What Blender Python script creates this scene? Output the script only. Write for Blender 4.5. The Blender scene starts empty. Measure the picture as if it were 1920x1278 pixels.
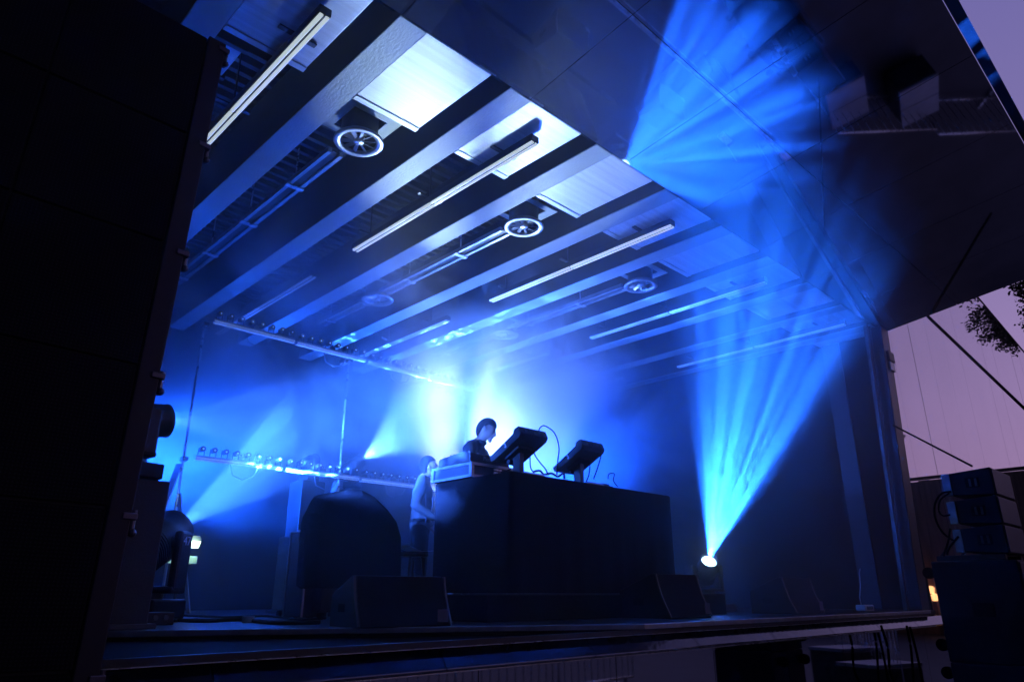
import bpy, bmesh, math, random
import numpy as np
from mathutils import Vector, Matrix, Euler
R_ = math.radians
random.seed(7)
sc = bpy.context.scene
COL = sc.collection
# ------------------------------------------------------------------ camera
# axes of the stage (X along the front edge, Y upstage, Z up) seen by the camera
CX, CY = 960.0, 639.0
A1 = np.array([-407 - CX, 1115 - CY]); A2 = np.array([2400 - CX, 1112 - CY])
F = math.sqrt(-(A1 @ A2))
_Y = np.array([A1[0], A1[1], F]); _Y /= np.linalg.norm(_Y)
_X = np.array([A2[0], A2[1], F]); _X /= np.linalg.norm(_X)
_Z = np.cross(_X, _Y)
RW = np.array([_X, _Y, _Z])                       # world <- camera (x right, y down, z forward)
EYE = np.array([0.0, 0.0, 0.2])


def P(px, py, axis, val):
    """point where the sight line of a photo pixel meets the plane axis = val"""
    d = RW @ (np.array([px - CX, py - CY, F]) / F)
    t = (val - EYE[axis]) / d[axis]
    return Vector(EYE + t * d)


def T_(px, py, t):
    return Vector(EYE + t * (RW @ (np.array([px - CX, py - CY, F]) / F)))


cd = bpy.data.cameras.new('camera'); cam = bpy.data.objects.new('camera', cd); COL.objects.link(cam)
cd.sensor_width = 36.0; cd.lens = F * 36 / 1920; cd.clip_start = 0.05; cd.clip_end = 2000
m = Matrix([[RW[0][0], -RW[0][1], -RW[0][2], EYE[0]],
            [RW[1][0], -RW[1][1], -RW[1][2], EYE[1]],
            [RW[2][0], -RW[2][1], -RW[2][2], EYE[2]], [0, 0, 0, 1]])
cam.matrix_world = m
sc.camera = cam
sc.view_settings.view_transform = 'Standard'; sc.view_settings.look = 'None'
sc.view_settings.exposure = 0; sc.view_settings.gamma = 1
sc.render.engine = 'CYCLES'
cy = sc.cycles
cy.max_bounces = 6; cy.diffuse_bounces = 3; cy.glossy_bounces = 4; cy.transmission_bounces = 2
cy.volume_bounces = 1; cy.transparent_max_bounces = 6
cy.volume_step_rate = 1.0; cy.volume_max_steps = 256
cy.use_denoising = True
cy.sample_clamp_indirect = 40.0; cy.sample_clamp_direct = 0
cy.caustics_reflective = False; cy.caustics_refractive = False

# ------------------------------------------------------------------ dusk sky
w = bpy.data.worlds.new('World'); sc.world = w; w.use_nodes = True
nt = w.node_tree; nt.nodes.clear()
out = nt.nodes.new('ShaderNodeOutputWorld'); bg = nt.nodes.new('ShaderNodeBackground')
tc = nt.nodes.new('ShaderNodeTexCoord'); sx = nt.nodes.new('ShaderNodeSeparateXYZ')
rp = nt.nodes.new('ShaderNodeValToRGB')
nt.links.new(tc.outputs['Generated'], sx.inputs[0]); nt.links.new(sx.outputs['Z'], rp.inputs[0])
e = rp.color_ramp.elements
e[0].position = 0.0; e[0].color = (0.40, 0.24, 0.41, 1)
e[1].position = 0.75; e[1].color = (0.135, 0.125, 0.39, 1)
x = e.new(0.22); x.color = (0.33, 0.225, 0.45, 1)
x = e.new(0.45); x.color = (0.21, 0.17, 0.40, 1)
sky = nt.nodes.new('ShaderNodeTexSky'); sky.sky_type = 'NISHITA'; sky.sun_disc = False
sky.sun_elevation = R_(-4); sky.sun_rotation = R_(200)
mx = nt.nodes.new('ShaderNodeMix'); mx.data_type = 'RGBA'; mx.blend_type = 'ADD'; mx.inputs[0].default_value = 0.05
nt.links.new(rp.outputs[0], mx.inputs[6]); nt.links.new(sky.outputs[0], mx.inputs[7])
# the afterglow lies to the right of the stage; the rest of the dusk sky is darker
dt_ = nt.nodes.new('ShaderNodeVectorMath'); dt_.operation = 'DOT_PRODUCT'; dt_.inputs[1].default_value = (.97, .02, .24)
nt.links.new(tc.outputs['Generated'], dt_.inputs[0])
fa = nt.nodes.new('ShaderNodeMapRange'); fa.interpolation_type = 'SMOOTHSTEP'
fa.inputs[1].default_value = .05; fa.inputs[2].default_value = .80; fa.inputs[3].default_value = .01; fa.inputs[4].default_value = 1.0
nt.links.new(dt_.outputs['Value'], fa.inputs[0])
mz = nt.nodes.new('ShaderNodeMix'); mz.data_type = 'RGBA'; mz.inputs[6].default_value = (.007, .010, .034, 1)
nt.links.new(fa.outputs[0], mz.inputs[0]); nt.links.new(mx.outputs[2], mz.inputs[7]); nt.links.new(mz.outputs[2], bg.inputs[0])
nt.links.new(bg.outputs[0], out.inputs[0])

# ------------------------------------------------------------------ materials
MATS = {}


def mat(name, col, rough=0.6, metal=0.0, var=0.25, scale=6.0, bump=0.0, bscale=40.0, stretch=(1, 1, 1), emit=None, estr=0.0, coat=0.0, spec=.5):
    if name in MATS: return MATS[name]
    M = bpy.data.materials.new(name); M.use_nodes = True
    t = M.node_tree; b = t.nodes['Principled BSDF']
    L = t.links.new
    c = t.nodes.new('ShaderNodeTexCoord'); mp = t.nodes.new('ShaderNodeMapping')
    mp.inputs['Scale'].default_value = stretch
    L(c.outputs['Object'], mp.inputs[0])
    n = t.nodes.new('ShaderNodeTexNoise'); n.inputs['Scale'].default_value = scale; n.inputs['Detail'].default_value = 5
    L(mp.outputs[0], n.inputs[0])
    r = t.nodes.new('ShaderNodeValToRGB')
    r.color_ramp.elements[0].position = .3; r.color_ramp.elements[1].position = .7
    r.color_ramp.elements[0].color = tuple(v * (1 - var) for v in col) + (1,)
    r.color_ramp.elements[1].color = tuple(min(1, v * (1 + var)) for v in col) + (1,)
    L(n.outputs['Fac'], r.inputs[0]); L(r.outputs[0], b.inputs['Base Color'])
    b.inputs['Roughness'].default_value = rough; b.inputs['Metallic'].default_value = metal
    b.inputs['Coat Weight'].default_value = coat; b.inputs['Specular IOR Level'].default_value = spec
    if var > 0:
        mr = t.nodes.new('ShaderNodeMapRange'); mr.inputs[3].default_value = rough * .85; mr.inputs[4].default_value = min(1, rough * 1.15)
        L(n.outputs['Fac'], mr.inputs[0]); L(mr.outputs[0], b.inputs['Roughness'])
    if bump > 0:
        n2 = t.nodes.new('ShaderNodeTexNoise'); n2.inputs['Scale'].default_value = bscale; n2.inputs['Detail'].default_value = 4
        L(mp.outputs[0], n2.inputs[0])
        bp = t.nodes.new('ShaderNodeBump'); bp.inputs['Strength'].default_value = bump; bp.inputs['Distance'].default_value = .02
        L(n2.outputs['Fac'], bp.inputs['Height']); L(bp.outputs[0], b.inputs['Normal'])
    if emit:
        b.inputs['Emission Color'].default_value = tuple(emit) + (1,); b.inputs['Emission Strength'].default_value = estr
    MATS[name] = M
    return M


BLACKM = mat('black_metal', (.016, .016, .018), .45, .0, .3, 8, .1, 60)
BLACKP = mat('black_plastic', (.008, .008, .009), .45, 0, .3, 10, .08, 90, spec=.25)
CLOTH = mat('black_cloth', (.005, .005, .006), .95, 0, .4, 5, .3, 35, spec=.1)
DRAPE = mat('black_drape', (.003, .003, .0035), 1.0, 0, .3, 4, .0, 30, spec=.0)
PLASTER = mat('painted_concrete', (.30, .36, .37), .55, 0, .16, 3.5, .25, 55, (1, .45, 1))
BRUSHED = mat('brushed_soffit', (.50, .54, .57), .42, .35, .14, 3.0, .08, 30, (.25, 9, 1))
DARKCEIL = mat('dark_ceiling', (.010, .012, .013), .85, 0, .3, 5, spec=.1)
CORR = mat('corrugated_steel', (.06, .07, .072), .4, .6, .2, 6)
ALU = mat('aluminium', (.62, .64, .66), .28, .9, .12, 12, .05, 80)
ALUD = mat('dull_aluminium', (.34, .36, .38), .38, .9, .2, 10, .05, 60)
STEEL = mat('dark_steel', (.07, .075, .08), .35, .7, .3, 9)
MIRROR = mat('polished_steel_mirror', (.66, .70, .82), .032, 1.0, .06, .9, .012, 1.2, (1, .35, 1))
MIRRORW = mat('mirror_wall_steel', (.72, .70, .75), .022, 1.0, .04, .6, .006, .8)
DECKM = mat('stage_ply', (.010, .010, .011), .42, 0, .4, 9, .15, 50, spec=.25)
RUBBER = mat('rubber', (.003, .003, .0035), .85, 0, .3, 12, spec=.1)
WHITEP = mat('white_plastic', (.7, .7, .68), .45, 0, .06, 8)
SEAMD = mat('dark_joint_backing', (.01, .01, .012), .6, 0, .1, 5)  # dark backing behind panel joints and fan blades
TUBE = mat('fluorescent_tube', (.8, .85, .85), .4, 0, .03, 4, emit=(.80, .95, 1.0), estr=.6)
TUBE2 = mat('fluorescent_tube_hazed', (.8, .85, .85), .4, 0, .03, 4, emit=(.5, .8, 1.0), estr=.06)  # same tube, glow cut down and blued to stand for haze
GRILLE = mat('speaker_grille', (.008, .008, .010), .7, .1, .3, 14, .3, 220, spec=.1)
SKIN = mat('skin', (.30, .17, .12), .5, 0, .1, 14, .08, 120)
HAIR = mat('dark_hair', (.012, .010, .010), .55, 0, .3, 30, .5, 160, (1, 1, 4))
ASPH = mat('asphalt', (.08, .074, .078), .7, 0, .3, 1.2, .3, 60)


def lensmat(name, col, s):
    return mat(name, (.8, .8, .8), .2, 0, .02, 3, emit=col, estr=s)


# ------------------------------------------------------------------ mesh helpers
class MB:
    def __init__(s): s.bm = bmesh.new()

    def box(s, a, b, bev=0.0, M=None):
        a = Vector(a); b = Vector(b)
        r = bmesh.ops.create_cube(s.bm, size=1.0)
        vs = r['verts']
        for v in vs:
            v.co = Vector(((a[i] + b[i]) / 2 + v.co[i] * abs(b[i] - a[i])) for i in range(3))
        if bev > 0:
            es = list({e for v in vs for e in v.link_edges})
            q = bmesh.ops.bevel(s.bm, geom=es, offset=bev, segments=2, affect='EDGES', profile=.5)
            vs = list({v for f in q['faces'] for v in f.verts} | {v for v in vs if v.is_valid})
        if M is not None:
            bmesh.ops.transform(s.bm, matrix=M, verts=vs)
        return s

    def bar(s, p, q, r0, r1=None, n=12, cap=True):
        p = Vector(p); q = Vector(q); d = q - p
        if r1 is None: r1 = r0
        ln = d.length
        if ln < 1e-6: return s
        rot = d.to_track_quat('Z', 'Y').to_matrix().to_4x4()
        M = Matrix.Translation((p + q) / 2) @ rot
        bmesh.ops.create_cone(s.bm, cap_ends=cap, cap_tris=False, segments=n, radius1=r0, radius2=r1, depth=ln, matrix=M)
        return s

    def rect_bar(s, p, q, wx, wz, up=(0, 0, 1)):
        p = Vector(p); q = Vector(q); d = (q - p).normalized()
        u = Vector(up); sd = d.cross(u)
        if sd.length < 1e-4: sd = d.cross(Vector((1, 0, 0)))
        sd.normalize(); u = sd.cross(d)
        vs = []
        for c in (p, q):
            for i, j in ((-1, -1), (1, -1), (1, 1), (-1, 1)):
                vs.append(s.bm.verts.new(c + sd * (wx / 2 * i) + u * (wz / 2 * j)))
        for f in ((0, 1, 2, 3), (7, 6, 5, 4), (0, 4, 5, 1), (1, 5, 6, 2), (2, 6, 7, 3), (3, 7, 4, 0)):
            s.bm.faces.new([vs[k] for k in f])
        return s

    def tube(s, pts, r, n=8):
        pts = [Vector(p) for p in pts]
        rings = []
        for i, p in enumerate(pts):
            d = (pts[min(i + 1, len(pts) - 1)] - pts[max(i - 1, 0)]).normalized()
            a = d.cross(Vector((0, 0, 1)))
            if a.length < .05: a = d.cross(Vector((1, 0, 0)))
            a.normalize(); b = d.cross(a)
            rings.append([s.bm.verts.new(p + (a * math.cos(2 * math.pi * k / n) + b * math.sin(2 * math.pi * k / n)) * r) for k in range(n)])
        for i in range(len(rings) - 1):
            for k in range(n):
                s.bm.faces.new((rings[i][k], rings[i][(k + 1) % n], rings[i + 1][(k + 1) % n], rings[i + 1][k]))
        s.bm.faces.new(rings[0][::-1]); s.bm.faces.new(rings[-1])
        return s

    def prism(s, pts, axis, lo, hi):
        """closed outline (2-D) pushed along an axis"""
        def mk(u, v, wv):
            if axis == 0: return (wv, u, v)
            if axis == 1: return (u, wv, v)
            return (u, v, wv)
        A = [s.bm.verts.new(mk(u, v, lo)) for u, v in pts]; B = [s.bm.verts.new(mk(u, v, hi)) for u, v in pts]
        n = len(pts)
        s.bm.faces.new(A); s.bm.faces.new(B[::-1])
        for i in range(n): s.bm.faces.new((A[i], B[i], B[(i + 1) % n], A[(i + 1) % n]))
        return s

    def lathe(s, prof, M=None, n=32):
        M = M or Matrix.Identity(4)
        rings = []
        for r, z in prof:
            rings.append([s.bm.verts.new(M @ Vector((r * math.cos(2 * math.pi * k / n), r * math.sin(2 * math.pi * k / n), z))) for k in range(n)])
        for i in range(len(rings) - 1):
            for k in range(n):
                s.bm.faces.new((rings[i][k], rings[i][(k + 1) % n], rings[i + 1][(k + 1) % n], rings[i + 1][k]))
        return s

    def ell(s, c, r, seg=20, rings=14, M=None):
        q = bmesh.ops.create_uvsphere(s.bm, u_segments=seg, v_segments=rings, radius=1.0)
        for v in q['verts']:
            p = Vector((v.co.x * r[0], v.co.y * r[1], v.co.z * r[2]))
            if M is not None: p = M @ p
            v.co = p + Vector(c)
        return s

    def build(s, name, m, parent=None, world=False, smooth=False, bevel=0.0):
        bmesh.ops.recalc_face_normals(s.bm, faces=s.bm.faces)
        me = bpy.data.meshes.new(name)
        if world and parent is not None:
            bmesh.ops.transform(s.bm, matrix=parent_world(parent).inverted(), verts=s.bm.verts)
        s.bm.to_mesh(me); s.bm.free()
        me.materials.append(m)
        o = bpy.data.objects.new(name, me); COL.objects.link(o)
        if parent is not None: o.parent = parent
        if smooth:
            for p in me.polygons: p.use_smooth = True
        if bevel > 0:
            bv = o.modifiers.new('edge', 'BEVEL'); bv.width = bevel; bv.segments = 2; bv.limit_method = 'ANGLE'
        return o


def parent_world(o):
    M = o.matrix_basis.copy()
    while o.parent is not None:
        o = o.parent; M = o.matrix_basis @ M
    return M


def tag(o, label=None, cat=None, group=None, kind=None):
    if label: o['label'] = label
    if cat: o['category'] = cat
    if group: o['group'] = group
    if kind: o['kind'] = kind
    return o


def thing(name, label, cat, loc=(0, 0, 0), rot=(0, 0, 0), group=None):
    o = bpy.data.objects.new(name, None); COL.objects.link(o); o.empty_display_size = .2
    o.location = loc; o.rotation_euler = rot
    return tag(o, label, cat, group)


def dup(root, loc, label, rot=None):
    def cp(o, parent):
        c = o.copy(); COL.objects.link(c)
        if parent is not None: c.parent = parent
        for ch in o.children: cp(ch, c)
        return c
    r = cp(root, None); r.location = loc
    if rot is not None: r.rotation_euler = rot
    r['label'] = label
    return r


def text_part(name, s, size, m, parent, M, depth=.001):
    cu = bpy.data.curves.new(name, 'FONT'); cu.body = s; cu.size = size; cu.extrude = depth; cu.align_x = 'CENTER'; cu.align_y = 'CENTER'
    o = bpy.data.objects.new(name, cu); COL.objects.link(o)
    dg = bpy.context.evaluated_depsgraph_get(); me = bpy.data.meshes.new_from_object(o.evaluated_get(dg))
    bpy.data.objects.remove(o); me.materials.clear(); me.materials.append(m)
    o = bpy.data.objects.new(name, me); COL.objects.link(o); o.parent = parent; o.matrix_local = M
    return o


GZ = -1.3          # ground
YF, H = 3.2, 3.88  # plane of the stage front, underside of the ceiling
XL, XR, YB = -2.3, 10.9, 10.4

# ------------------------------------------------------------------ ground
g = MB(); g.box((-200, -200, GZ - .3), (200, 200, GZ)); tag(g.build('ground', ASPH), kind='structure')

# ------------------------------------------------------------------ stage pavilion
pav = thing('stage_pavilion', 'open stage pavilion with ribbed concrete ceiling and raised mirror steel canopy', 'stage building', (4, YF, GZ))


def part(mb, name, m, **k): return mb.build(name, m, pav, world=True, **k)


# base platform and the deck on it (its front corner is cut back obliquely on the left)
b = MB(); b.box((XL, YF + .04, GZ), (XR, YB, -.06)); part(b, 'platform', RUBBER)
b = MB(); b.prism([(XL, 7.0), (1.3, 4.9), (4.4, YF + .01), (XR - .02, YF + .01), (XR - .02, YB), (XL, YB)], 2, -.055, 0.0); part(b, 'deck', DECKM)
b = MB(); b.rect_bar((XL, 7.0 - .02, -.015), (1.3, 4.88, -.015), .03, .036); b.rect_bar((1.3, 4.88, -.015), (4.4, YF - .005, -.015), .03, .036)
b.rect_bar((4.4, YF - .005, -.015), (XR - .3, YF - .005, -.015), .03, .036); part(b, 'deck_edging', ALUD, bevel=.004)
b = MB(); b.box((XL, YF, -.064), (XR - .35, YF + .035, -.034)); part(b, 'fascia_band', BLACKM)
FASC = mat('satin_fascia_steel', (.075, .085, .12), .10, .95, .25, 1.6, .15, 14, (1, 1, 1))
b = MB()
for i in range(11):
    b.prism([(YF + .012, -.068), (YF - .066, -.166), (YF - .066, -.178), (YF + .03, -.178), (YF + .03, -.068)], 0, XL + i * 1.22, XL + i * 1.22 + 1.214)
part(b, 'fascia_panel', FASC, bevel=.004)
b = MB(); b.box((XL, YF - .04, -.0665), (XR - .35, YF + .0, -.0645)); b.box((XL, YF - .072, -.186), (XR - .35, YF + .02, -.180)); part(b, 'fascia_lip', ALU)
b = MB()
for i in range(11):
    x0 = XL + .25 + i * 1.228
    b.box((x0, YF + .003, GZ), (x0 + 1.222, YF + .033, -.188))
part(b, 'skirt_panel', MIRROR)
# walls
b = MB(); b.box((XL - .2, YF + .2, GZ), (XL, YB + .2, H + .9)); part(b, 'side_wall', DARKCEIL)
b = MB(); b.box((XR, YF + .2, GZ), (XR + .012, YB + .2, H + .9)); part(b, 'side_wall', DRAPE)
b = MB(); b.box((XL, YB, -.06), (XR, YB + .2, H + .9)); part(b, 'back_wall', DRAPE)
# roof: corrugated sheet over the beams, slab above
b = MB()
prof = []
yy = YF + .12; k = 0
while yy < YB:
    prof += [(yy, H + .66), (yy + .05, H + .66), (yy + .07, H + .60), (yy + .12, H + .60)]
    yy += .14
prof += [(YB, H + .60), (YB, H + .72), (YF + .12, H + .72)]
b.prism(prof, 0, XL, XR); part(b, 'roof_sheet', CORR)
b = MB(); b.box((XL - .2, YF + .10, H + .74), (XR + .2, YB + .2, H + .95)); part(b, 'roof_slab', DARKCEIL)
b = MB(); b.box((XL - .2, YF + .005, H + .10), (XR + .01, YF + .095, H + .95)); part(b, 'front_header', DARKCEIL)
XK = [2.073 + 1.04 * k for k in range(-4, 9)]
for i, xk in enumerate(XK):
    b = MB(); b.box((xk + .004, YF + .002, H + .012), (xk + .218, YB, H + .60)); bo_ = part(b, 'ceiling_beam', DARKCEIL)  # beam body near black, pale strip only on its underside
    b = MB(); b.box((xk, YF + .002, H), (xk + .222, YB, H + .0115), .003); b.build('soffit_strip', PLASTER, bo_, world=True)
for i, xk in enumerate(XK[:-1]):
    b = MB(); b.box((xk + .226, YF + .004, H + .004), (xk + .836, 4.16, H + .016), .003)
    b.box((xk + .226, 4.10, H - .004), (xk + .836, 4.156, H + .003))
    part(b, 'soffit_panel', BRUSHED)
b = MB(); b.box((XK[-1] + .226, YF + .004, H + .004), (XR - .02, 4.16, H + .085), .003); part(b, 'soffit_panel', BRUSHED)
# right hand portal post, trim and the black wall returns
Pt = mat('portal_paint', (.020, .020, .026), .4, .2, .3, 3)
b = MB(); b.rect_bar((10.62, YF + .17, GZ), (10.70, YF + .0, H), .30, .16, (0, 1, 0)); part(b, 'portal_post', Pt, bevel=.01)
b = MB(); b.rect_bar((10.3, YF + .22, GZ), (10.36, YF + .06, H), .05, .05, (0, 1, 0)); b.rect_bar((10.42, YF + .20, -.2), (10.46, YF + .05, H), .02, .04, (0, 1, 0)); part(b, 'portal_trim', STEEL, bevel=.004)
b = MB()
for y0, y1, dx in ((3.86, 4.12, .04),):
    b.box((XR - dx, y0, 0), (XR - .005, y1, H + .4))
part(b, 'wall_pilaster', mat('pilaster_paint', (.006, .006, .007), .6, .0, .3, 3), bevel=.006)
# canopy: a hinged flap lined with polished steel, raised nine degrees above level
TH = R_(8.2)
can = MB()
cdir = Vector((0, -math.cos(TH), math.sin(TH))); cup = Vector((0, math.sin(TH), math.cos(TH)))
hinge = Vector((0, YF - .004, H + .004))
LEN = 2.56
seams = [4.56 + 1.24 * k for k in range(-6, 6)]
xs = [XL] + [s for s in seams if XL < s < XR] + [XR]
for i in range(len(xs) - 1):
    for (l0, l1) in ((0, 1.02), (1.02, LEN)):
        x0, x1 = xs[i] + .003, xs[i + 1] - .003
        tw = random.uniform(-.0012, .0012)
        vs = []
        for up in (0, .012):
            for (xx, ll, sg) in ((x0, l0 + .003, -1), (x1, l0 + .003, 1), (x1, l1 - .003, 1), (x0, l1 - .003, -1)):
                vs.append(can.bm.verts.new(Vector((xx, 0, 0)) + hinge + cdir * ll + cup * (up + tw * sg * (xx - x0 - .6) * .4)))
        for f in ((0, 1, 2, 3), (7, 6, 5, 4), (0, 4, 5, 1), (1, 5, 6, 2), (2, 6, 7, 3), (3, 7, 4, 0)):
            can.bm.faces.new([vs[q] for q in f])
canopy = part(can, 'canopy', MIRROR)


def canopy_box(x0, x1, l0, l1, u0, u1):
    b = MB(); vs = []
    for up in (u0, u1):
        for (xx, ll) in ((x0, l0), (x1, l0), (x1, l1), (x0, l1)):
            vs.append(b.bm.verts.new(Vector((xx, 0, 0)) + hinge + cdir * ll + cup * up))
    for f in ((0, 1, 2, 3), (7, 6, 5, 4), (0, 4, 5, 1), (1, 5, 6, 2), (2, 6, 7, 3), (3, 7, 4, 0)):
        b.bm.faces.new([vs[q] for q in f])
    return b


canopy_box(XL, XR, .01, LEN - .01, .016, .14).build('canopy_core', SEAMD, canopy, world=True)
canopy_box(XL, XR + .01, LEN + .002, LEN + .08, -.012, .15).build('canopy_frame', BLACKM, canopy, world=True)

# ------------------------------------------------------------------ mirror clad wall beside the stage
mw = thing('mirrored_wall', 'tall mirror steel panel wall to the right of the stage reflecting the dusk sky', 'wall', (11, YF + .1, GZ))
b = MB()
x = 10.93 + .42
x0 = 10.93
def wtop(xx): return 7.37 - .088 * (xx - 10.9)
while x0 < 32:
    x1 = x
    dy = [random.uniform(-.0022, .0022) for _ in range(2)]
    vs = []
    for yy, sgn in ((YF + .05, 0), (YF + .075, 0)):
        for (xx, zz, q) in ((x0 + .004, GZ, 0), (x1 - .004, GZ, 1), (x1 - .004, wtop(x1), 1), (x0 + .004, wtop(x0), 0)):
            vs.append(b.bm.verts.new((xx, yy + dy[q] , zz)))
    for f in ((0, 1, 2, 3), (7, 6, 5, 4), (0, 4, 5, 1), (1, 5, 6, 2), (2, 6, 7, 3), (3, 7, 4, 0)):
        b.bm.faces.new([vs[q] for q in f])
    x0 = x1; x += 1.03
b.build('mirror_panel', MIRRORW, mw, world=True)
b = MB(); b.prism([(10.93, GZ), (x0, GZ), (x0, wtop(x0) - .01), (10.93, wtop(10.93) - .01)], 1, YF + .09, YF + .30); b.build('backing', SEAMD, mw, world=True)
b = MB(); b.rect_bar((10.93, YF + .17, wtop(10.93) + .012), (x0, YF + .17, wtop(x0) + .012), .27, .02); b.build('coping', BLACKM, mw, world=True)
q = P(1660, 678, 1, YF + .0)
cl = thing('wall_lamp', 'small square floodlight fixed high on the mirror panel wall', 'lamp', q)
b = MB(); b.box((-.11, -.10, -.02), (.11, -.02, .13), .01); b.build('housing', BLACKM, cl)
b = MB(); b.box((-.09, -.09, -.16), (.09, -.02, -.03), .006); b.build('lens', ALUD, cl)
b = MB(); b.box((-.03, -.02, -.06), (.03, .045, .06)); b.build('bracket', BLACKM, cl)

# ------------------------------------------------------------------ yard seen in the mirrors
WOOD = mat('brown_boards', (.34, .19, .14), .6, 0, .45, 2.2, .3, 20, (1, 3.2, .25))
tf = thing('boundary_wall', 'high brown timber boundary wall closing the yard, seen mirrored beside the speaker stack', 'wall', (33, -10, GZ))
b = MB()
y = -32.0
while y < 3.0:
    wv = random.uniform(.32, .62)
    b.box((33 + random.uniform(-.03, .03), y, GZ), (33.2, y + wv - .015, 4.65 + random.uniform(-.03, .05)))
    y += wv
b.build('board', WOOD, tf, world=True)
b = MB(); b.box((32.9, -32, 4.71), (33.3, 3, 4.80)); b.build('coping', BLACKM, tf, world=True)


def barrier(loc, label, first=[None], rz=0):
    if first[0] is not None: return dup(first[0], loc, label, (0, 0, rz))
    t = thing('crowd_barrier', label, 'barrier', loc, (0, 0, rz), 'steel crowd barriers in the yard')
    b = MB(); b.tube([(-1.05, 0, .12), (-1.05, 0, 1.08), (1.05, 0, 1.08), (1.05, 0, .12), (-1.05, 0, .12)], .02); b.build('frame', ALU, t, smooth=True)
    for k in range(11):
        b = MB(); b.bar((-.9 + .18 * k, 0, .13), (-.9 + .18 * k, 0, 1.07), .008, n=8); b.build('rail', ALU, t, smooth=True)
    for s in (-.8, .8):
        b = MB(); b.rect_bar((s, -.32, .02), (s, .32, .02), .06, .03); b.rect_bar((s, 0, .03), (s, 0, .13), .04, .04); b.build('foot', ALUD, t)
    first[0] = t
    return t


bl = ['first steel crowd barrier of the row, nearest the LED wall', 'second steel crowd barrier of the row, counted from the LED wall',
      'middle steel crowd barrier of the row in front of the stage', 'fourth steel crowd barrier of the row, counted from the LED wall', 'last steel crowd barrier of the row, nearest the speaker stack']
for i in range(5):
    barrier((1.2 + i * 2.25, -1.5 - .12 * i, GZ), bl[i], rz=R_(-3))
for x_, y_, rz_, l_ in ((12.6, 1.75, -.62, 'crowd barrier standing askew at the end of the yard beyond the speaker stack'), (14.5, .55, -.62, 'crowd barrier at the end of the yard, furthest from the stage')):
    barrier((x_, y_, GZ), l_, rz=rz_)
CRT = mat('pale_crate_lid', (.42, .41, .43), .5, .1, .12, 5)
for x_, y_, l_, hh_ in ((13.0, 1.1, 'grey equipment crate with a pale lid in the yard beyond the speaker stack', .62), (11.9, 2.0, 'small equipment crate with a pale lid beside the mirrored wall', .50)):
    t = thing('equipment_crate', l_, 'crate', (x_, y_, GZ), (0, 0, .3), 'equipment crates in the yard')
    b = MB(); b.box((-.5, -.33, .08), (.5, .33, hh_), .01); b.build('crate_body', STEEL, t)
    b = MB(); b.box((-.51, -.34, hh_ + .002), (.0, .34, hh_ + .05), .006); b.box((.012, -.34, hh_ + .002), (.51, .34, hh_ + .05), .006); b.build('lid', CRT, t)
    for sx_ in (-.4, .4):
        for sy_ in (-.25, .25):
            b = MB(); b.bar((sx_ - .02, sy_, .04), (sx_ + .02, sy_, .04), .04, n=14); b.build('castor', RUBBER, t)
WARM = mat('warm_lantern', (.9, .6, .3), .4, 0, .05, 6, emit=(1.0, .48, .18), estr=2.5)
for px_, py_, l_ in ((1745, 1106, 'warm glowing lantern low on a post by the brown boundary wall, mirrored beside the stack'), (1752, 1120, 'second warm lantern on a shorter post, right beside the first')):
    v_ = T_(px_, py_, 1.0); k_ = 32.3 / v_.x; vx = Vector(EYE) + (v_ - Vector(EYE)) * k_
    t = thing('lantern', l_, 'lantern', (vx.x, 6.5 - vx.y, GZ), group='warm lanterns at the boundary wall')
    hz = vx.z - GZ
    b = MB(); b.bar((0, 0, 0), (0, 0, hz - .12), .03, n=10); b.build('post', BLACKM, t)
    b = MB(); b.lathe([(0, hz - .12), (.10, hz - .11), (.13, hz + .10), (.06, hz + .16), (0, hz + .17)], n=20); b.build('globe', WARM, t, smooth=True)
# lattice mast in the yard, mirrored in the wall
ms = thing('lattice_mast', 'thin lattice mast with a curved lamp arm, mirrored in the panel wall', 'mast', (60, -11.6, GZ))
b = MB()
for sx_, sy_ in ((-.25, -.25), (.25, -.25), (.25, .25), (-.25, .25)): b.bar((sx_, sy_, 0), (sx_ * .8, sy_ * .8, 10.6), .04, n=6)
for k in range(16):
    z0 = k * .66
    c = [(-.25, -.25), (.25, -.25), (.25, .25), (-.25, .25)]
    for j in range(4):
        b.bar((c[j][0], c[j][1], z0), (c[(j + 1) % 4][0], c[(j + 1) % 4][1], z0 + .66), .025, n=5)
b.build('tower', STEEL, ms)
b = MB(); b.tube([(-.9, .8, 13.0), (-.5, .4, 12.75), (0, 0, 12.75), (.6, -.6, 13.1)], .1, 8); b.bar((0, 0, 10.6), (0, 0, 12.75), .05, n=6); b.build('lamp_arm', STEEL, ms)

# ------------------------------------------------------------------ LED wall (dark, at the left)
LEDM = bpy.data.materials.new('led_matrix'); LEDM.use_nodes = True
t = LEDM.node_tree; bs = t.nodes['Principled BSDF']; L = t.links.new
c = t.nodes.new('ShaderNodeTexCoord'); sp = t.nodes.new('ShaderNodeSeparateXYZ'); L(c.outputs['Object'], sp.inputs[0])
hs = []
for ax in ('X', 'Z'):
    mu = t.nodes.new('ShaderNodeMath'); mu.operation = 'MULTIPLY'; mu.inputs[1].default_value = 2 * math.pi / .0122; L(sp.outputs[ax], mu.inputs[0])
    sn = t.nodes.new('ShaderNodeMath'); sn.operation = 'SINE'; L(mu.outputs[0], sn.inputs[0]); hs.append(sn)
ml = t.nodes.new('ShaderNodeMath'); ml.operation = 'ADD'; L(hs[0].outputs[0], ml.inputs[0]); L(hs[1].outputs[0], ml.inputs[1])
gt = t.nodes.new('ShaderNodeMapRange'); gt.inputs[1].default_value = .4; gt.inputs[2].default_value = 1.6; L(ml.outputs[0], gt.inputs[0])
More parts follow.
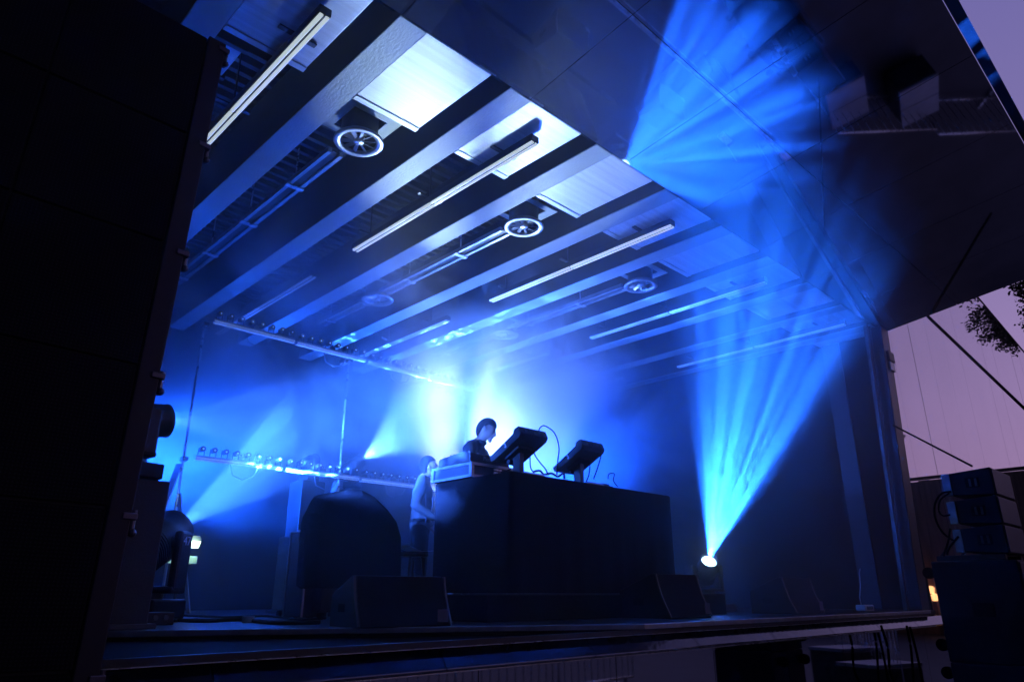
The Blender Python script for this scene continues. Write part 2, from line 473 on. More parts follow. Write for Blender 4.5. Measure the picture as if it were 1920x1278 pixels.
mxc = t.nodes.new('ShaderNodeMix'); mxc.data_type = 'RGBA'; L(gt.outputs[0], mxc.inputs[0])
mxc.inputs[6].default_value = (.0015, .0015, .0018, 1); mxc.inputs[7].default_value = (.014, .012, .020, 1)
L(mxc.outputs[2], bs.inputs['Base Color']); bs.inputs['Roughness'].default_value = .75; bs.inputs['Specular IOR Level'].default_value = .12
LFR = mat('led_frame_paint', (.014, .010, .018), .5, .2, .3, 6)
led = thing('led_wall', 'large switched off LED screen wall of square modules at the left of the stage', 'LED screen', (.757, 2.6, 0), (0, R_(1.3), 0))
LT = 2.42
nrow, ncol, ms_ = 8, 4, .488
for i in range(ncol):
    for j in range(nrow):
        x1 = -.075 - i * ms_; z1 = LT - j * ms_
        b = MB(); b.box((x1 - ms_ + .004, 0, max(z1 - ms_ + .005, GZ + .02)), (x1 - .004, .06, z1 - .005), .002)
        b.build('display_module', LEDM, led)
b = MB(); b.box((-.075 - ncol * ms_, .02, GZ + .03), (-.08, .05, LT - .02)); b.build('module_backing', SEAMD, led)
b = MB(); b.box((-.073, -.006, GZ + .02), (0, .075, LT + .01), .004); b.build('side_frame', LFR, led)
for j in range(8):
    z1 = LT - j * ms_
    b = MB(); b.box((-.03, -.012, z1 - .035), (.018, .045, z1 - .012), .004); b.bar((.012, .02, z1 - .085), (.012, .02, z1 - .0), .011, n=10)
    b.ell((.016, .012, z1 - .075), (.014, .014, .014), 10, 8); b.build('latch', mat('latch_steel', (.12, .11, .14), .3, .8, .2, 20), led)
b = MB(); b.box((-1.95, .13, GZ + .0), (-1.87, .21, LT - .1)); b.box((-.35, .13, GZ), (-.27, .21, LT - .1)); b.box((-1.95, .065, LT - .3), (-.27, .13, LT - .24)); b.box((-1.95, .065, .2), (-.27, .13, .26)); b.build('support_frame', STEEL, led)

# ------------------------------------------------------------------ ceiling light fixtures
HOUS = mat('fixture_housing', (.018, .018, .02), .4, .3, .2, 10)
def ceiling_fixture(loc, label):
    t = thing('strip_light', label, 'ceiling light', loc, group='strip lights on the pavilion ceiling')
    b = MB(); b.box((-.044, -1.39, .012), (.044, 1.39, .075), .003); b.build('housing', HOUS, t)
    for s in (-.022, .022):
        for y0, y1 in ((-1.38, -.012), (.012, 1.38)):
            b = MB(); b.bar((s, y0, .004), (s, y1, .004), .0145, n=12); b.build('tube', TUBE, t, smooth=True)
    b = MB(); b.box((-.004, -1.38, -.004), (.004, 1.38, .014)); b.build('divider', BLACKM, t)
    for y in (-1.0, 0.05, 1.1):
        b = MB(); b.box((-.14, y - .02, .087), (.14, y + .02, .10)); b.bar((0, y, .1), (0, y, .62), .008, n=8); b.build('hanger', STEEL, t)
    return t


# strip 1..5 of the front row, then the rear row
fx = []
xs_f = [P(619, 20, 2, H - .10).x, P(1010, 264, 2, H - .10).x, P(1259, 425, 2, H - .10).x, P(1427, 533, 2, H - .10).x, P(1532, 622, 2, H - .10).x]
lf = ['long twin tube strip light nearest the LED wall, ending above the ribbed roof sheet', 'bright twin tube strip light between the two metal ceiling fans',
      'bright strip light right of the second ceiling fan, over the DJ table', 'dim bluish strip light crossing the blue haze right of the DJ', 'faintest strip light, nearest the right portal post']
f0 = ceiling_fixture((xs_f[0], 4.85, H - .10), lf[0])
for i in range(1, 5): dup(f0, (xs_f[i], 4.85 + (.0 if i < 4 else -.1), H - .10), lf[i])
lr = ['rear strip light in the blue smoke above the left end of the upper lamp bar', 'rear row strip light above the middle of the upper lamp bar', 'rear row strip light almost lost in pale smoke above the DJ', 'rearmost strip light at the right, deep in the haze']
xr = [3.66, 5.74, 7.78, 9.7]
for i in range(4): dup(f0, (xr[i], 8.55, H - .10), lr[i])


for q_ in [o_ for o_ in COL.objects if o_.name.startswith('strip_light')]:
    if q_['label'] in lf[3:] + lr:
        for ch in q_.children:
            if ch.name.startswith('tube'): ch.material_slots[0].link = 'OBJECT'; ch.material_slots[0].material = TUBE2  # farther tubes take the copy dimmed for haze
# ------------------------------------------------------------------ ceiling fans (round swirl diffusers on ducts)
def ceiling_vent(loc, label):
    t = thing('ceiling_fan', label, 'ceiling fan', loc, group='round metal fans in the ceiling bays')
    b = MB(); b.lathe([(.150, .03), (.152, .004), (.160, -.006), (.205, -.010), (.214, .0), (.212, .012), (.175, .02), (.165, .05)], n=48); b.build('ring', ALUD, t, smooth=True)
    b = MB()
    for k in range(10):
        a = 2 * math.pi * k / 10
        M = Matrix.Rotation(a, 4, 'Z') @ Matrix.Translation((.095, 0, .012)) @ Matrix.Rotation(R_(32), 4, 'X')
        b.box((-.058, -.016, -.0015), (.056, .016, .0015), 0, M)
    b.build('blades', ALUD, t)
    b = MB(); b.lathe([(0, -.004), (.040, -.004), (.046, .004), (.046, .05), (0, .05)], n=24); b.build('hub', ALU, t, smooth=True)
    b = MB(); b.lathe([(.158, .02), (.158, .42), (.15, .42), (.15, .02)], n=40); b.build('duct', BLACKM, t, smooth=True)
    b = MB(); b.lathe([(0, .075), (.149, .075), (.149, .08), (0, .08)], n=32); b.build('duct_inside', SEAMD, t)
    b = MB(); b.box((-.27, -.24, .19), (-.162, .24, .20)); b.box((.162, -.24, .19), (.27, .24, .20)); b.box((-.162, .17, .19), (.162, .24, .20)); b.box((-.162, -.24, .19), (.162, -.17, .20)); b.build('mounting_plate', PLASTER, t)
    for sx_, sy_ in ((-.24, -.2), (.24, -.2), (.24, .2), (-.24, .2)):
        b = MB(); b.bar((sx_, sy_, .2), (sx_, sy_, .6), .008, n=6); b.build('hanger', STEEL, t)
    return t


XC = lambda k: 2.073 + 1.04 * k + .53
v0 = ceiling_vent((2.64, 4.60, H - .015), 'round metal ceiling fan nearest the LED wall, brightly lit')
dup(v0, (4.72, 4.66, H - .015), 'round metal ceiling fan between the second and third strip lights')
dup(v0, (6.86, 4.70, H - .015), 'round ceiling fan faint in the haze right of the third strip light')
dup(v0, (6.86, 7.2, H - .015), 'faint ceiling fan far back in the pale smoke above the DJ')
dup(v0, (4.72, 7.4, H - .015), 'ceiling fan deep in the blue smoke above the upper lamp bar')


def cable_tray(x, label):
    t = thing('cable_tray', label, 'cable tray', (x, 6.9, H + .03), group='metal trays running back from the ceiling fans')
    for x0_ in (-.075, .04):
        b = MB(); b.box((x0_, -1.95, 0), (x0_ + .035, 1.95, .05)); b.build('rail', ALUD, t)
    b = MB(); b.box((-.04, -1.95, .02), (.04, 1.95, .03)); b.build('floor', BLACKM, t)
    for y in (-1.2, -.2, .8, 1.7):
        b = MB(); b.box((-.09, y - .03, -.012), (.09, y + .03, 0), .003); b.bar((0, y, .0), (0, y, .57), .008, n=6); b.build('clip', ALU, t)
    return t


for x_, l_ in ((2.62, 'metal cable tray running back from the fan nearest the LED wall'), (4.72, 'metal cable tray running back from the fan between two strip lights'), (6.86, 'metal cable tray in the haze behind the third ceiling fan')):
    cable_tray(x_, l_)
# low air duct behind the first soffit, left
dc = thing('air_duct', 'short grey air duct box beside the first strip light', 'duct', (1.35, 4.75, H + .08))
b = MB(); b.box((-.14, -.40, 0), (.14, .0, .3), .02); b.build('duct_body', ALUD, dc)
for y_ in (-.40, .0):
    b = MB(); b.box((-.16, y_ - .02, -.01), (.16, y_ + .02, .32)); b.build('flange', CORR, dc)
b = MB(); b.tube([(.0, .0, .1), (.02, .2, .02), (.05, .45, .0), (.1, .6, .2)], .03, 8); b.build('hose', BLACKP, dc, smooth=True)

# ------------------------------------------------------------------ lamp bars upstage
BARY = 7.7
pix = lensmat('pixel_lens', (.35, .6, 1.0), .6)
BARM = mat('bar_added_glow', (.8, .84, .86), .35, 0, .05, 10, emit=(.45, .75, 1.0), estr=.14)  # dim glow added so the bars show bright in the smoke
def lamp_bar(loc, label, group):
    t = thing('lamp_bar', label, 'LED bar', loc, group=group)
    b = MB(); b.box((-.50, -.028, -.012), (.50, .028, .032), .005); b.build('housing', ALUD, t)
    b = MB(); b.box((-.495, -.022, -.020), (.495, .022, -.0125)); b.box((-.495, -.0295, -.008), (.495, -.0282, .012)); b.build('glow_strip', BARM, t)
    for k in range(8):
        x_ = -.44 + k * .126
        h_ = MB(); h_.bar((x_, .03, .10), (x_, -.045, .10), .026, .030, 14); h_.box((x_ - .035, -.006, .036), (x_ - .030, .006, .11)); h_.box((x_ + .030, -.006, .036), (x_ + .035, .006, .11))
        hd = h_.build('lamp_head', BLACKM, t)
        l_ = MB(); l_.bar((x_, -.0455, .10), (x_, -.048, .10), .010, n=10); l_.build('lens', pix, hd)
    b = MB(); b.tube([(-.1, .02, -.02), (-.06, .03, -.13), (.06, .03, -.17), (.18, .03, -.12), (.22, .02, -.02)], .007, 6)
    b.build('cable_loop', mat('grey_cable', (.2, .2, .22), .5, 0, .1, 10), t, smooth=True)
    b = MB(); b.box((-.03, -.02, .036), (.03, .02, .075)); b.bar((0, 0, .07), (0, 0, .1), .012, n=8); b.build('clamp', STEEL, t)
    return t


ordn = ['leftmost segment', 'second segment from the left', 'third segment from the left', 'right end segment']
zU = [P(400, 602, 1, BARY), P(905, 735, 1, BARY)]; zL = [P(365, 858, 1, BARY), P(765, 912, 1, BARY)]
x0 = zU[0].x + .5
a0 = lamp_bar((x0, BARY, zU[0].z), 'leftmost segment of the upper lamp bar hanging in the blue smoke', 'upper lamp bar segments')
for i in range(1, 4): dup(a0, (x0 + 1.025 * i, BARY, zU[0].z - .012 * i), ordn[i] + ' of the upper lamp bar hanging in the blue smoke')
for i in range(4):
    c_ = dup(a0, (zL[0].x + .5 + 1.025 * i, BARY, zL[0].z - .008 * i), ordn[i] + ' of the lower lamp bar behind the stage gear')
    c_['group'] = 'lower lamp bar segments'
sl = ['thin bright pole carrying the left ends of both lamp bars', 'thin pole carrying both lamp bars, beside the white spotlight', 'thin pole carrying both lamp bars, in the pale smoke behind the DJ']
for i, x_ in enumerate((2.70, 4.58, 6.60)):
    t = thing('lamp_pole', sl[i], 'pole', (x_, BARY + .06, 0), group='poles carrying the lamp bars')
    b = MB(); b.bar((0, 0, .01), (0, 0, 3.06), .014, n=10); b.build('pole', ALU, t, smooth=True)
    b = MB(); b.box((-.22, -.22, 0), (.22, .22, .012), .003); b.build('base_plate', STEEL, t)
    b = MB(); b.rect_bar((-.02, .03, 1.5), (-.42, -.25, .02), .07, .02); b.rect_bar((.02, .03, 1.2), (.40, .3, .02), .04, .02); b.build('brace', ALUD, t)
    for z_ in (1.53, 3.05):
        b = MB(); b.box((-.03, -.06, z_), (.03, .03, z_ + .04), .004); b.build('clamp', STEEL, t)


# ------------------------------------------------------------------ moving head spotlights
def gobo_spot(name, loc, aim, watts, col, size, gobo=0.0, gscale=14.0, seed=0.0, rad=.03, blend=.15, base=.3):
    ld = bpy.data.lights.new(name, 'SPOT'); ld.energy = watts; ld.color = col; ld.spot_size = size; ld.spot_blend = blend; ld.shadow_soft_size = rad
    o = bpy.data.objects.new(name, ld); COL.objects.link(o); o.location = loc
    o.rotation_euler = (Vector(aim) - Vector(loc)).to_track_quat('-Z', 'Y').to_euler()
    ld.use_nodes = True
    t = ld.node_tree; em = t.nodes['Emission']; L = t.links.new
    if gobo > 0:
        c = t.nodes.new('ShaderNodeTexCoord'); s = t.nodes.new('ShaderNodeSeparateXYZ'); L(c.outputs['Normal'], s.inputs[0])
        cb = t.nodes.new('ShaderNodeCombineXYZ')
        for a in ('X', 'Y'):
            d = t.nodes.new('ShaderNodeMath'); d.operation = 'DIVIDE'; L(s.outputs[a], d.inputs[0]); L(s.outputs['Z'], d.inputs[1]); L(d.outputs[0], cb.inputs[a])
        cb.inputs['Z'].default_value = seed
        v = t.nodes.new('ShaderNodeTexNoise'); v.inputs['Scale'].default_value = gscale; v.inputs['Detail'].default_value = 1.0
        L(cb.outputs[0], v.inputs['Vector'])
        r = t.nodes.new('ShaderNodeMapRange'); r.inputs[1].default_value = .51; r.inputs[2].default_value = .60
        r.inputs[3].default_value = base; r.inputs[4].default_value = base + gobo; L(v.outputs['Fac'], r.inputs[0]); L(r.outputs[0], em.inputs['Strength'])
    return o


def moving_head(label, loc, aim, sc_, lensM, number=None, group='moving head spotlights on the stage'):
    d = (Vector(aim) - (Vector(loc) + Vector((0, 0, .52 * sc_)))).normalized()
    pan = math.atan2(d.y, d.x); el = math.asin(d.z)
    t = thing('moving_head_light', label, 'spotlight', loc, (0, 0, pan), group); t.scale = (sc_,) * 3
    # local: aim lies in the XZ plane, yoke arms at +-Y
    b = MB(); b.box((-.19, -.19, .02), (.19, .19, .15), .015)
    for sx_ in (-.15, .15):
        for sy_ in (-.15, .15): b.bar((sx_, sy_, 0), (sx_, sy_, .02), .02, n=10)
    base = b.build('base', BLACKP, t)
    b = MB(); b.box((.1905, -.07, .06), (.193, .03, .12)); b.build('display', mat('dark_display', (.01, .012, .02), .1, 0, .1, 5), base)
    b = MB(); b.bar((0, 0, .15), (0, 0, .19), .11, n=24); b.box((-.085, -.24, .185), (.085, .24, .235), .02)
    for s in (-1, 1): b.box((-.075, s * .185, .20), (.075, s * .245, .60), .022)
    yk = b.build('yoke', BLACKM, t)
    if number:
        M = Matrix.Translation((.0, .2465, .54)) @ Matrix.Rotation(math.pi, 4, 'Z') @ Matrix.Rotation(math.pi / 2, 4, 'X')
        NUM = mat('white_marking', (.75, .75, .78), .6, 0, .03, 5, emit=(.5, .5, .9), estr=.0)
        for sg, MM in ((1, Matrix.Translation((0, .2462, .53)) @ Matrix.Rotation(math.pi, 4, 'Z') @ Matrix.Rotation(math.pi / 2, 4, 'X')),
                       (-1, Matrix.Translation((0, -.2462, .53)) @ Matrix.Rotation(math.pi / 2, 4, 'X'))):
            text_part('number', number, .085, NUM, yk, MM)
    # head turned up by el about the Y axis
    M = Matrix.Translation((0, 0, .52)) @ Matrix.Rotation(-el + math.pi / 2, 4, 'Y')
    b = MB(); b.lathe([(0, -.26), (.10, -.26), (.135, -.22), (.15, -.10), (.165, .02), (.165, .06), (.150, .10), (.145, .20), (.150, .235), (.143, .24), (.128, .235), (.120, .19)], M, 32)
    for s in (-1, 1): b.bar(M @ Vector((0, s * .15, 0)), M @ Vector((0, s * .19, 0)), .05, n=16)
    hd = b.build('head', BLACKM, t, smooth=True)
    b = MB(); b.lathe([(0, .205), (.06, .203), (.118, .190), (.118, .185), (0, .185)], M, 28); b.build('lens', lensM, hd, smooth=True)
    b = MB()
    for k in range(7): b.lathe([(.150, -.20 + k * .022), (.158, -.197 + k * .022), (.150, -.188 + k * .022)], M, 32)
    b.build('cooling_fins', BLACKP, hd)
    bpy.context.view_layer.update()
    return t, Vector(loc) + Vector((0, 0, .52 * sc_)) + d * .235 * sc_, d


BLUE = (.02, .16, 1.0)
LB = lensmat('blue_lens', (.25, .6, 1.0), 8.0)
LWH = lensmat('white_lens', (.45, .75, 1.0), 7.0)
# A: front right
aA = P(1325, 1066, 1, 4.85)
aimA = aA + Vector((-.527, -.586, .616)) * 3
base_A = Vector((aA.x, aA.y, 0))
tA, lA, dA = moving_head('moving head spotlight throwing a blue fan of rays, right of the DJ table', (aA.x, aA.y, aA.z - .40), aimA, .75, LWH)
tA.location.z = 0.0
fc = thing('fixture_case', 'low black case under the spotlight right of the DJ table', 'case', (aA.x, aA.y, 0))
hA = max(.03, aA.z - .40)
tA.location.z = hA
b = MB(); b.box((-.22, -.22, 0), (.22, .22, hA - .002), .006); b.build('case_body', BLACKM, fc)
b = MB()
for sx_ in (-.22, .22):
    for sy_ in (-.22, .22): b.rect_bar((sx_, sy_, .002), (sx_, sy_, hA - .004), .012, .012)
b.build('corner_edging', STEEL, fc)
# B: front left, number 47
pB = P(262, 1158, 1, 6.1); pB.z = 0
tB, lB, dB = moving_head('large moving head spotlight numbered 47 on the floor beside the LED wall', (pB.x + .02, 6.1, 0), T_(640, 770, 9.5), 1.12, LB, '47')
# C: on a tall stand half hidden by the LED wall
pC = P(262, 788, 1, 5.2)
tC, lC, dC = moving_head('moving head spotlight half hidden behind the LED wall edge, glaring white', (pC.x, 5.2, pC.z - .416), Vector((pC.x, 5.2, pC.z)) + Vector((.94, .14, .17)) * 4, .8, LWH)
ct = thing('flight_case_tower', 'tall black fixture plinth behind the LED wall edge', 'plinth', (pC.x, 5.2, 0))
b = MB(); b.box((-.2, -.2, .0), (.2, .2, pC.z - .418), .01); b.build('plinth_body', BLACKM, ct)
b = MB(); b.box((-.24, -.24, 0.001), (.24, .24, .03), .004); b.build('plinth_foot', STEEL, ct)
# D: upstage on its own plinth, pale fan
def plinth(x, y, h, label):
    t = thing('fixture_plinth', label, 'plinth', (x, y, 0))
    b = MB(); b.box((-.16, -.16, .03), (.16, .16, h - .002), .008); b.build('column', BLACKM, t)
    b = MB(); b.box((-.26, -.26, 0), (.26, .26, .03), .004); b.build('foot', STEEL, t)
pD = P(663, 868, 1, 8.3); hD = pD.z - .36
tD, lD, dD = moving_head('white moving head spotlight fanning out just above the lower lamp bar', (pD.x, 8.3, hD), T_(860, 735, 10.2), .62, LWH)
plinth(pD.x, 8.3, hD, 'black plinth under the white fanning spotlight upstage')
pE = P(582, 855, 1, 8.3); hE = pE.z - .33
tE, lE, dE = moving_head('small white spotlight dot left of the fanning upstage spotlight', (pE.x, 8.3, hE), T_(720, 800, 10.4), .5, LWH)
plinth(pE.x, 8.3, hE, 'black plinth under the small white spotlight dot upstage')
# F: behind the DJ table, washing the front of the ceiling
pF = Vector((6.9, 8.3, 0))
tF, lF, dF = moving_head('moving head spotlight on the floor behind the DJ, washing the ceiling white', (pF.x, pF.y, 0), (3.3, 3.3, 4.35), .8, LWH)

# added unseen washes: G, J behind the table; I behind the LED wall
tG, lG, dG = moving_head('added unseen moving head behind the right half of the DJ table, brightening the pale cloud', (7.2, 7.4, 0), (6.3, 6.5, 3.6), .8, LB)
tI, lI, dI = moving_head('added unseen moving head far back behind the LED wall, washing the smoke blue', (1.25, 8.0, .5), (5.0, 9.2, 2.5), .8, LB)
tJ, lJ, dJ = moving_head('added unseen moving head behind the right end of the DJ table, washing the haze deep blue', (9.0, 8.8, 0), (7.2, 7.0, 2.4), .8, LB)
# ------------------------------------------------------------------ DJ riser, table and gear
ry = thing('dj_riser', 'low black riser under the DJ table', 'riser', (5.6, 5.6, 0))
b = MB(); b.box((-1.75, -1.38, .0), (1.75, 1.7, .195), .006); b.build('riser_body', CLOTH, ry)
b = MB(); b.box((-1.76, -1.39, .197), (1.76, 1.71, .203)); b.build('riser_top', DECKM, ry)
TZ = 1.20
tx0, tx1, ty0, ty1 = 4.24, 6.62, 4.36, 5.39
dt = thing('dj_table', 'long DJ table draped to the floor in black cloth', 'table', ((tx0 + tx1) / 2, (ty0 + ty1) / 2, .2035))
b = MB(); b.box((tx0, ty0, TZ - .03), (tx1, ty1, TZ), .004); b.build('table_top', CLOTH, dt, world=True)
b = MB()
rnd = random.Random(4)
pts = []
def edge(p, q, n):
    for i in range(n):
        f = i / n; yield Vector(p) * (1 - f) + Vector(q) * f
loop = list(edge((tx0, ty0, 0), (tx1, ty0, 0), 60)) + list(edge((tx1, ty0, 0), (tx1, ty1, 0), 26)) + list(edge((tx1, ty1, 0), (tx0, ty1, 0), 60)) + list(edge((tx0, ty1, 0), (tx0, ty0, 0), 26))
ctr = Vector(((tx0 + tx1) / 2, (ty0 + ty1) / 2, 0))
rows = []
for zi in range(9):
    z = .21 + (TZ - .01 - .21) * zi / 8; amp = .014 * (1 - zi / 8)
    ring = []
    for i, p in enumerate(loop):
        o_ = (p - ctr); o_ = Vector((math.copysign(1, o_.x) if abs(abs(o_.x) - (tx1 - tx0) / 2) < 1e-4 else 0, math.copysign(1, o_.y) if abs(abs(o_.y) - (ty1 - ty0) / 2) < 1e-4 else 0, 0))
        k = .006 + amp * (math.sin(i * .9) + .6 * math.sin(i * .37 + 1))
        ring.append(b.bm.verts.new(p + o_ * max(.004, k) + Vector((0, 0, z))))
    rows.append(ring)
n_ = len(loop)
for a_, c_ in zip(rows[:-1], rows[1:]):
    for i in range(n_): b.bm.faces.new((a_[i], a_[(i + 1) % n_], c_[(i + 1) % n_], c_[i]))
b.build('table_skirt', CLOTH, dt, world=True, smooth=True)

# flight case on the back left corner with a mixer on it
GEAR = mat('gear_grey', (.030, .030, .034), .4, .2, .25, 12, .05, 90)
KN = mat('gear_knob', (.10, .10, .11), .35, .2, .2, 20)
LEDG = mat('gear_screen', (.02, .03, .05), .2, 0, .1, 8, emit=(.1, .3, .9), estr=.25)
q0 = P(884, 893, 2, TZ); cx0, cy0 = q0.x, q0.y
fcs = thing('flight_case', 'aluminium edged flight case on the back left corner of the DJ table', 'flight case', (cx0, cy0, TZ))
CL, CW, CH = .55, .62, .135
b = MB(); b.box((.006, .006, .002), (CW - .006, CL - .006, CH - .004)); b.build('case_panel', mat('case_laminate', (.025, .03, .04), .5, 0, .2, 8), fcs)
b = MB()
for xx in (0, CW):
    for yy in (0, CL): b.rect_bar((xx, yy, 0.001), (xx, yy, CH), .034, .034)
for z_ in (.012, CH - .012):
    b.rect_bar((0, 0, z_), (CW, 0, z_), .024, .024); b.rect_bar((0, CL, z_), (CW, CL, z_), .024, .024); b.rect_bar((0, 0, z_), (0, CL, z_), .024, .024); b.rect_bar((CW, 0, z_), (CW, CL, z_), .024, .024)
b.build('edging', ALUD, fcs)
b = MB(); b.box((.26, -.020, .03), (.36, -.004, .10), .003); b.box((.29, -.028, .045), (.33, -.018, .085), .003); b.build('butterfly_latch', ALU, fcs)
mxr = thing('dj_mixer', 'flat black DJ mixer lying on the flight case', 'DJ mixer', (cx0 + .03, cy0 + .06, CH + TZ + .014))
b = MB(); b.prism([(0, .0), (0, .085), (.08, .105), (.44, .075), (.46, .06), (.46, .0)], 0, 0, .50); b.build('body', GEAR, mxr, bevel=.004)
b = MB()
rr = random.Random(3)
for i in range(4):
    for j in range(6): b.bar((.08 + i * .11, .10 + j * .055, .074), (.08 + i * .11, .10 + j * .055, .118), .011, .009, 10)
b.build('knob', KN, mxr, smooth=False)
b = MB()
for xx in (.04, .46):
    for yy in (.04, .42): b.bar((xx, yy, -.0135), (xx, yy, 0), .02, n=12)
b.build('foot', RUBBER, mxr)
text_part('marking', 'Pioneer', .055, mat('gear_print', (.28, .30, .34), .5, 0, .05, 9), mxr, Matrix.Translation((.25, -.0012, .045)) @ Matrix.Rotation(math.pi / 2, 4, 'X'))
# second player in front right of it, low dark slab seen beside the DJ's arm
pl = thing('media_player', 'low black player between the flight case and the first tilted unit', 'DJ player', (cx0 + .68, cy0 + .08, TZ))
b = MB(); b.prism([(0, .012), (0, .075), (.08, .10), (.40, .085), (.42, .012)], 0, 0, .32); b.build('body', GEAR, pl, bevel=.004)
b = MB(); b.lathe([(0, .008), (.10, .006), (.105, 0), (.10, -.006), (0, -.006)], Matrix.Translation((.16, .2, .10)), 28); b.build('jog_wheel', KN, pl, smooth=True)
b = MB()
for xx in (.03, .29):
    for yy in (.04, .38): b.bar((xx, yy, 0), (xx, yy, .013), .018, n=10)
b.build('foot', RUBBER, pl)


def tilted_unit(loc, label, tilt, L_, W_, name='tilted_controller'):
    """slab with keys and knobs on a tilting stand; loc = point on the table under the post"""
    t = thing(name, label, 'controller', loc, group='tilted controllers on stands on the DJ table')
    hp = .255
    M = Matrix.Translation((0, -.02, hp)) @ Matrix.Rotation(-tilt, 4, 'X')
    b = MB()
    # outline in local Y (towards the player = +) / Z
    out_ = [(L_ / 2, .0), (L_ / 2, .05), (-L_ * .30, .062), (-L_ * .36, .092), (-L_ / 2, .085), (-L_ / 2, .012), (-L_ * .42, -.012), (L_ * .40, -.012)]
    b.prism(out_, 0, -W_ / 2, W_ / 2)
    for v in b.bm.verts: v.co = M @ v.co
    body = b.build('body', GEAR, t, bevel=.005)
    b = MB()
    for i in range(4):
        for j in range(4): b.box((-W_ * .38 + i * W_ * .2, -.02 + j * .042, .054), (-W_ * .38 + i * W_ * .2 + W_ * .15, .012 + j * .042, .066), .003, M)
    b.build('pad', KN, t)
    b = MB()
    for i in range(6): b.bar(M @ Vector((-W_ * .4 + i * W_ * .16, -L_ * .2, .058)), M @ Vector((-W_ * .4 + i * W_ * .16, -L_ * .2, .080)), .011, .009, 10)
    b.build('knob', KN, t)
    b = MB()
    for i in range(5): b.box((-W_ * .35 + i * W_ * .16, -L_ / 2 - .006, .03), (-W_ * .35 + i * W_ * .16 + .022, -L_ / 2 + .002, .055), 0, M)
    b.build('socket', STEEL, t)
    b = MB()
    b.box((-W_ / 2 - .002, -.012, .004), (-W_ / 2 + .003, .010, .05), 0, M)
    b.build('side_screw', ALU, t)
    b = MB(); b.box((-.03, -.045, .02), (.03, .045, hp - .02), .008); b.build('post', BLACKM, t)
    b = MB(); b.box((-.10, -.10, hp - .045), (.10, .10, hp - .025), .004, Matrix.Translation((0, -.02, hp)) @ Matrix.Rotation(-tilt, 4, 'X') @ Matrix.Translation((0, .02, -hp + .012))); b.build('cradle', BLACKM, t)
    b = MB(); b.box((-.13, -.22, .001), (.13, .16, .022), .005); b.build('stand_base', ALUD, t)
    b = MB(); b.bar((-.06, .075, hp - .10), (.06, .075, hp - .10), .022, n=14); b.bar((-.0, .05, hp - .1), (0, .075, hp - .1), .014, n=8); b.build('clamp_knob', BLACKP, t)
    return t


s1 = P(972, 878, 1, 4.62); s2 = P(1083, 903, 1, 4.62)
u1 = tilted_unit((s1.x, 4.62, TZ), 'nearer and higher of the two tilted black controllers, beside the DJ', R_(27), .45, .36)
u2 = dup(u1, (s2.x, 4.60, TZ), 'further tilted black controller on its own post, right of the DJ')
u2.scale = (.95, .97, 1.0)
bx = P(1128, 908, 1, 4.62)
ab = thing('audio_interface', 'small dark box with cables at the right of the DJ table', 'audio box', (bx.x, 4.62, TZ))
b = MB(); b.box((-.10, -.07, .004), (.10, .07, .05), .004); b.box((-.02, -.03, .05), (.09, .05, .075), .003); b.build('body', GEAR, ab)
b = MB()
for k in range(4): b.bar((-.08 + k * .05, -.07, .03), (-.08 + k * .05, -.085, .03), .009, n=10)
b.build('socket', ALU, ab)
bx2 = P(1097, 905, 1, 4.8)
sb = thing('effects_pedal', 'little blue effects box behind the second tilted controller', 'effects box', (bx2.x, 4.8, TZ))
b = MB(); b.prism([(-.06, 0), (.06, 0), (.06, .035), (-.06, .055)], 0, -.05, .05); b.build('body', mat('blue_enamel', (.12, .30, .75), .35, .1, .1, 8), sb, bevel=.003)
b = MB()
for k in range(3): b.bar((-.03 + .03 * k, .0, .04), (-.03 + .03 * k, 0, .062), .008, n=8)
b.build('knob', KN, sb)


def cable(name, label, pts, r, m=None, cat='cable', group=None):
    # smooth curve through the points
    P_ = [Vector(p) for p in pts]; o_ = []
    for i in range(len(P_) - 1):
        p0 = P_[max(i - 1, 0)]; p1 = P_[i]; p2 = P_[i + 1]; p3 = P_[min(i + 2, len(P_) - 1)]
        for k in range(8):
            t = k / 8
            o_.append(.5 * ((2 * p1) + (p2 - p0) * t + (2 * p0 - 5 * p1 + 4 * p2 - p3) * t * t + (-p0 + 3 * p1 - 3 * p2 + p3) * t ** 3))
    o_.append(P_[-1])
    b = MB(); b.tube(o_, r, 7); o = b.build(name, m or RUBBER, None, smooth=True)
    return tag(o, label, cat, group)


YG = 4.55
K = lambda px, py, y=YG: P(px, py, 1, y)
cable('cable', 'cable arching high over the back of the nearer tilted controller', [K(1010, 813), K(1012, 802), K(1022, 798), K(1040, 812), K(1048, 838), K(1046, 862), K(1044, 889, 4.5)], .006, group='cables on the DJ table')
cable('cable', 'cable looping from the nearer controller down to the table', [K(1006, 838), K(1002, 850), K(1012, 866), K(1022, 878), K(1028, 890, 4.5)], .006, group='cables on the DJ table')
cable('cable', 'short cable hanging straight beside the first post', [K(995, 841), K(994, 858), K(995, 876), K(1002, 888, 4.5)], .006, group='cables on the DJ table')
cable('cable', 'cable hanging from the left side of the further controller', [K(1104, 856), K(1106, 872), K(1104, 890), K(1098, 905, 4.5)], .006, group='cables on the DJ table')
cable('cable', 'cable hanging from the right end of the further controller', [K(1122, 843), K(1127, 852), K(1121, 875), K(1113, 897, 4.5)], .006, group='cables on the DJ table')
cable('cable', 'thin cable rising in a loop from the small audio box', [K(1140, 897), K(1142, 888), K(1152, 888), K(1150, 900), K(1158, 912, 4.5)], .005, group='cables on the DJ table')
cable('cable', 'tangle of cable lying between the two controllers', [K(1000, 884, 4.5), K(1012, 882, 4.48), K(1020, 889, 4.5), K(1034, 887, 4.46), K(1046, 893, 4.48), K(1056, 887, 4.46), K(1058, 897, 4.45)], .010, group='cables on the DJ table')
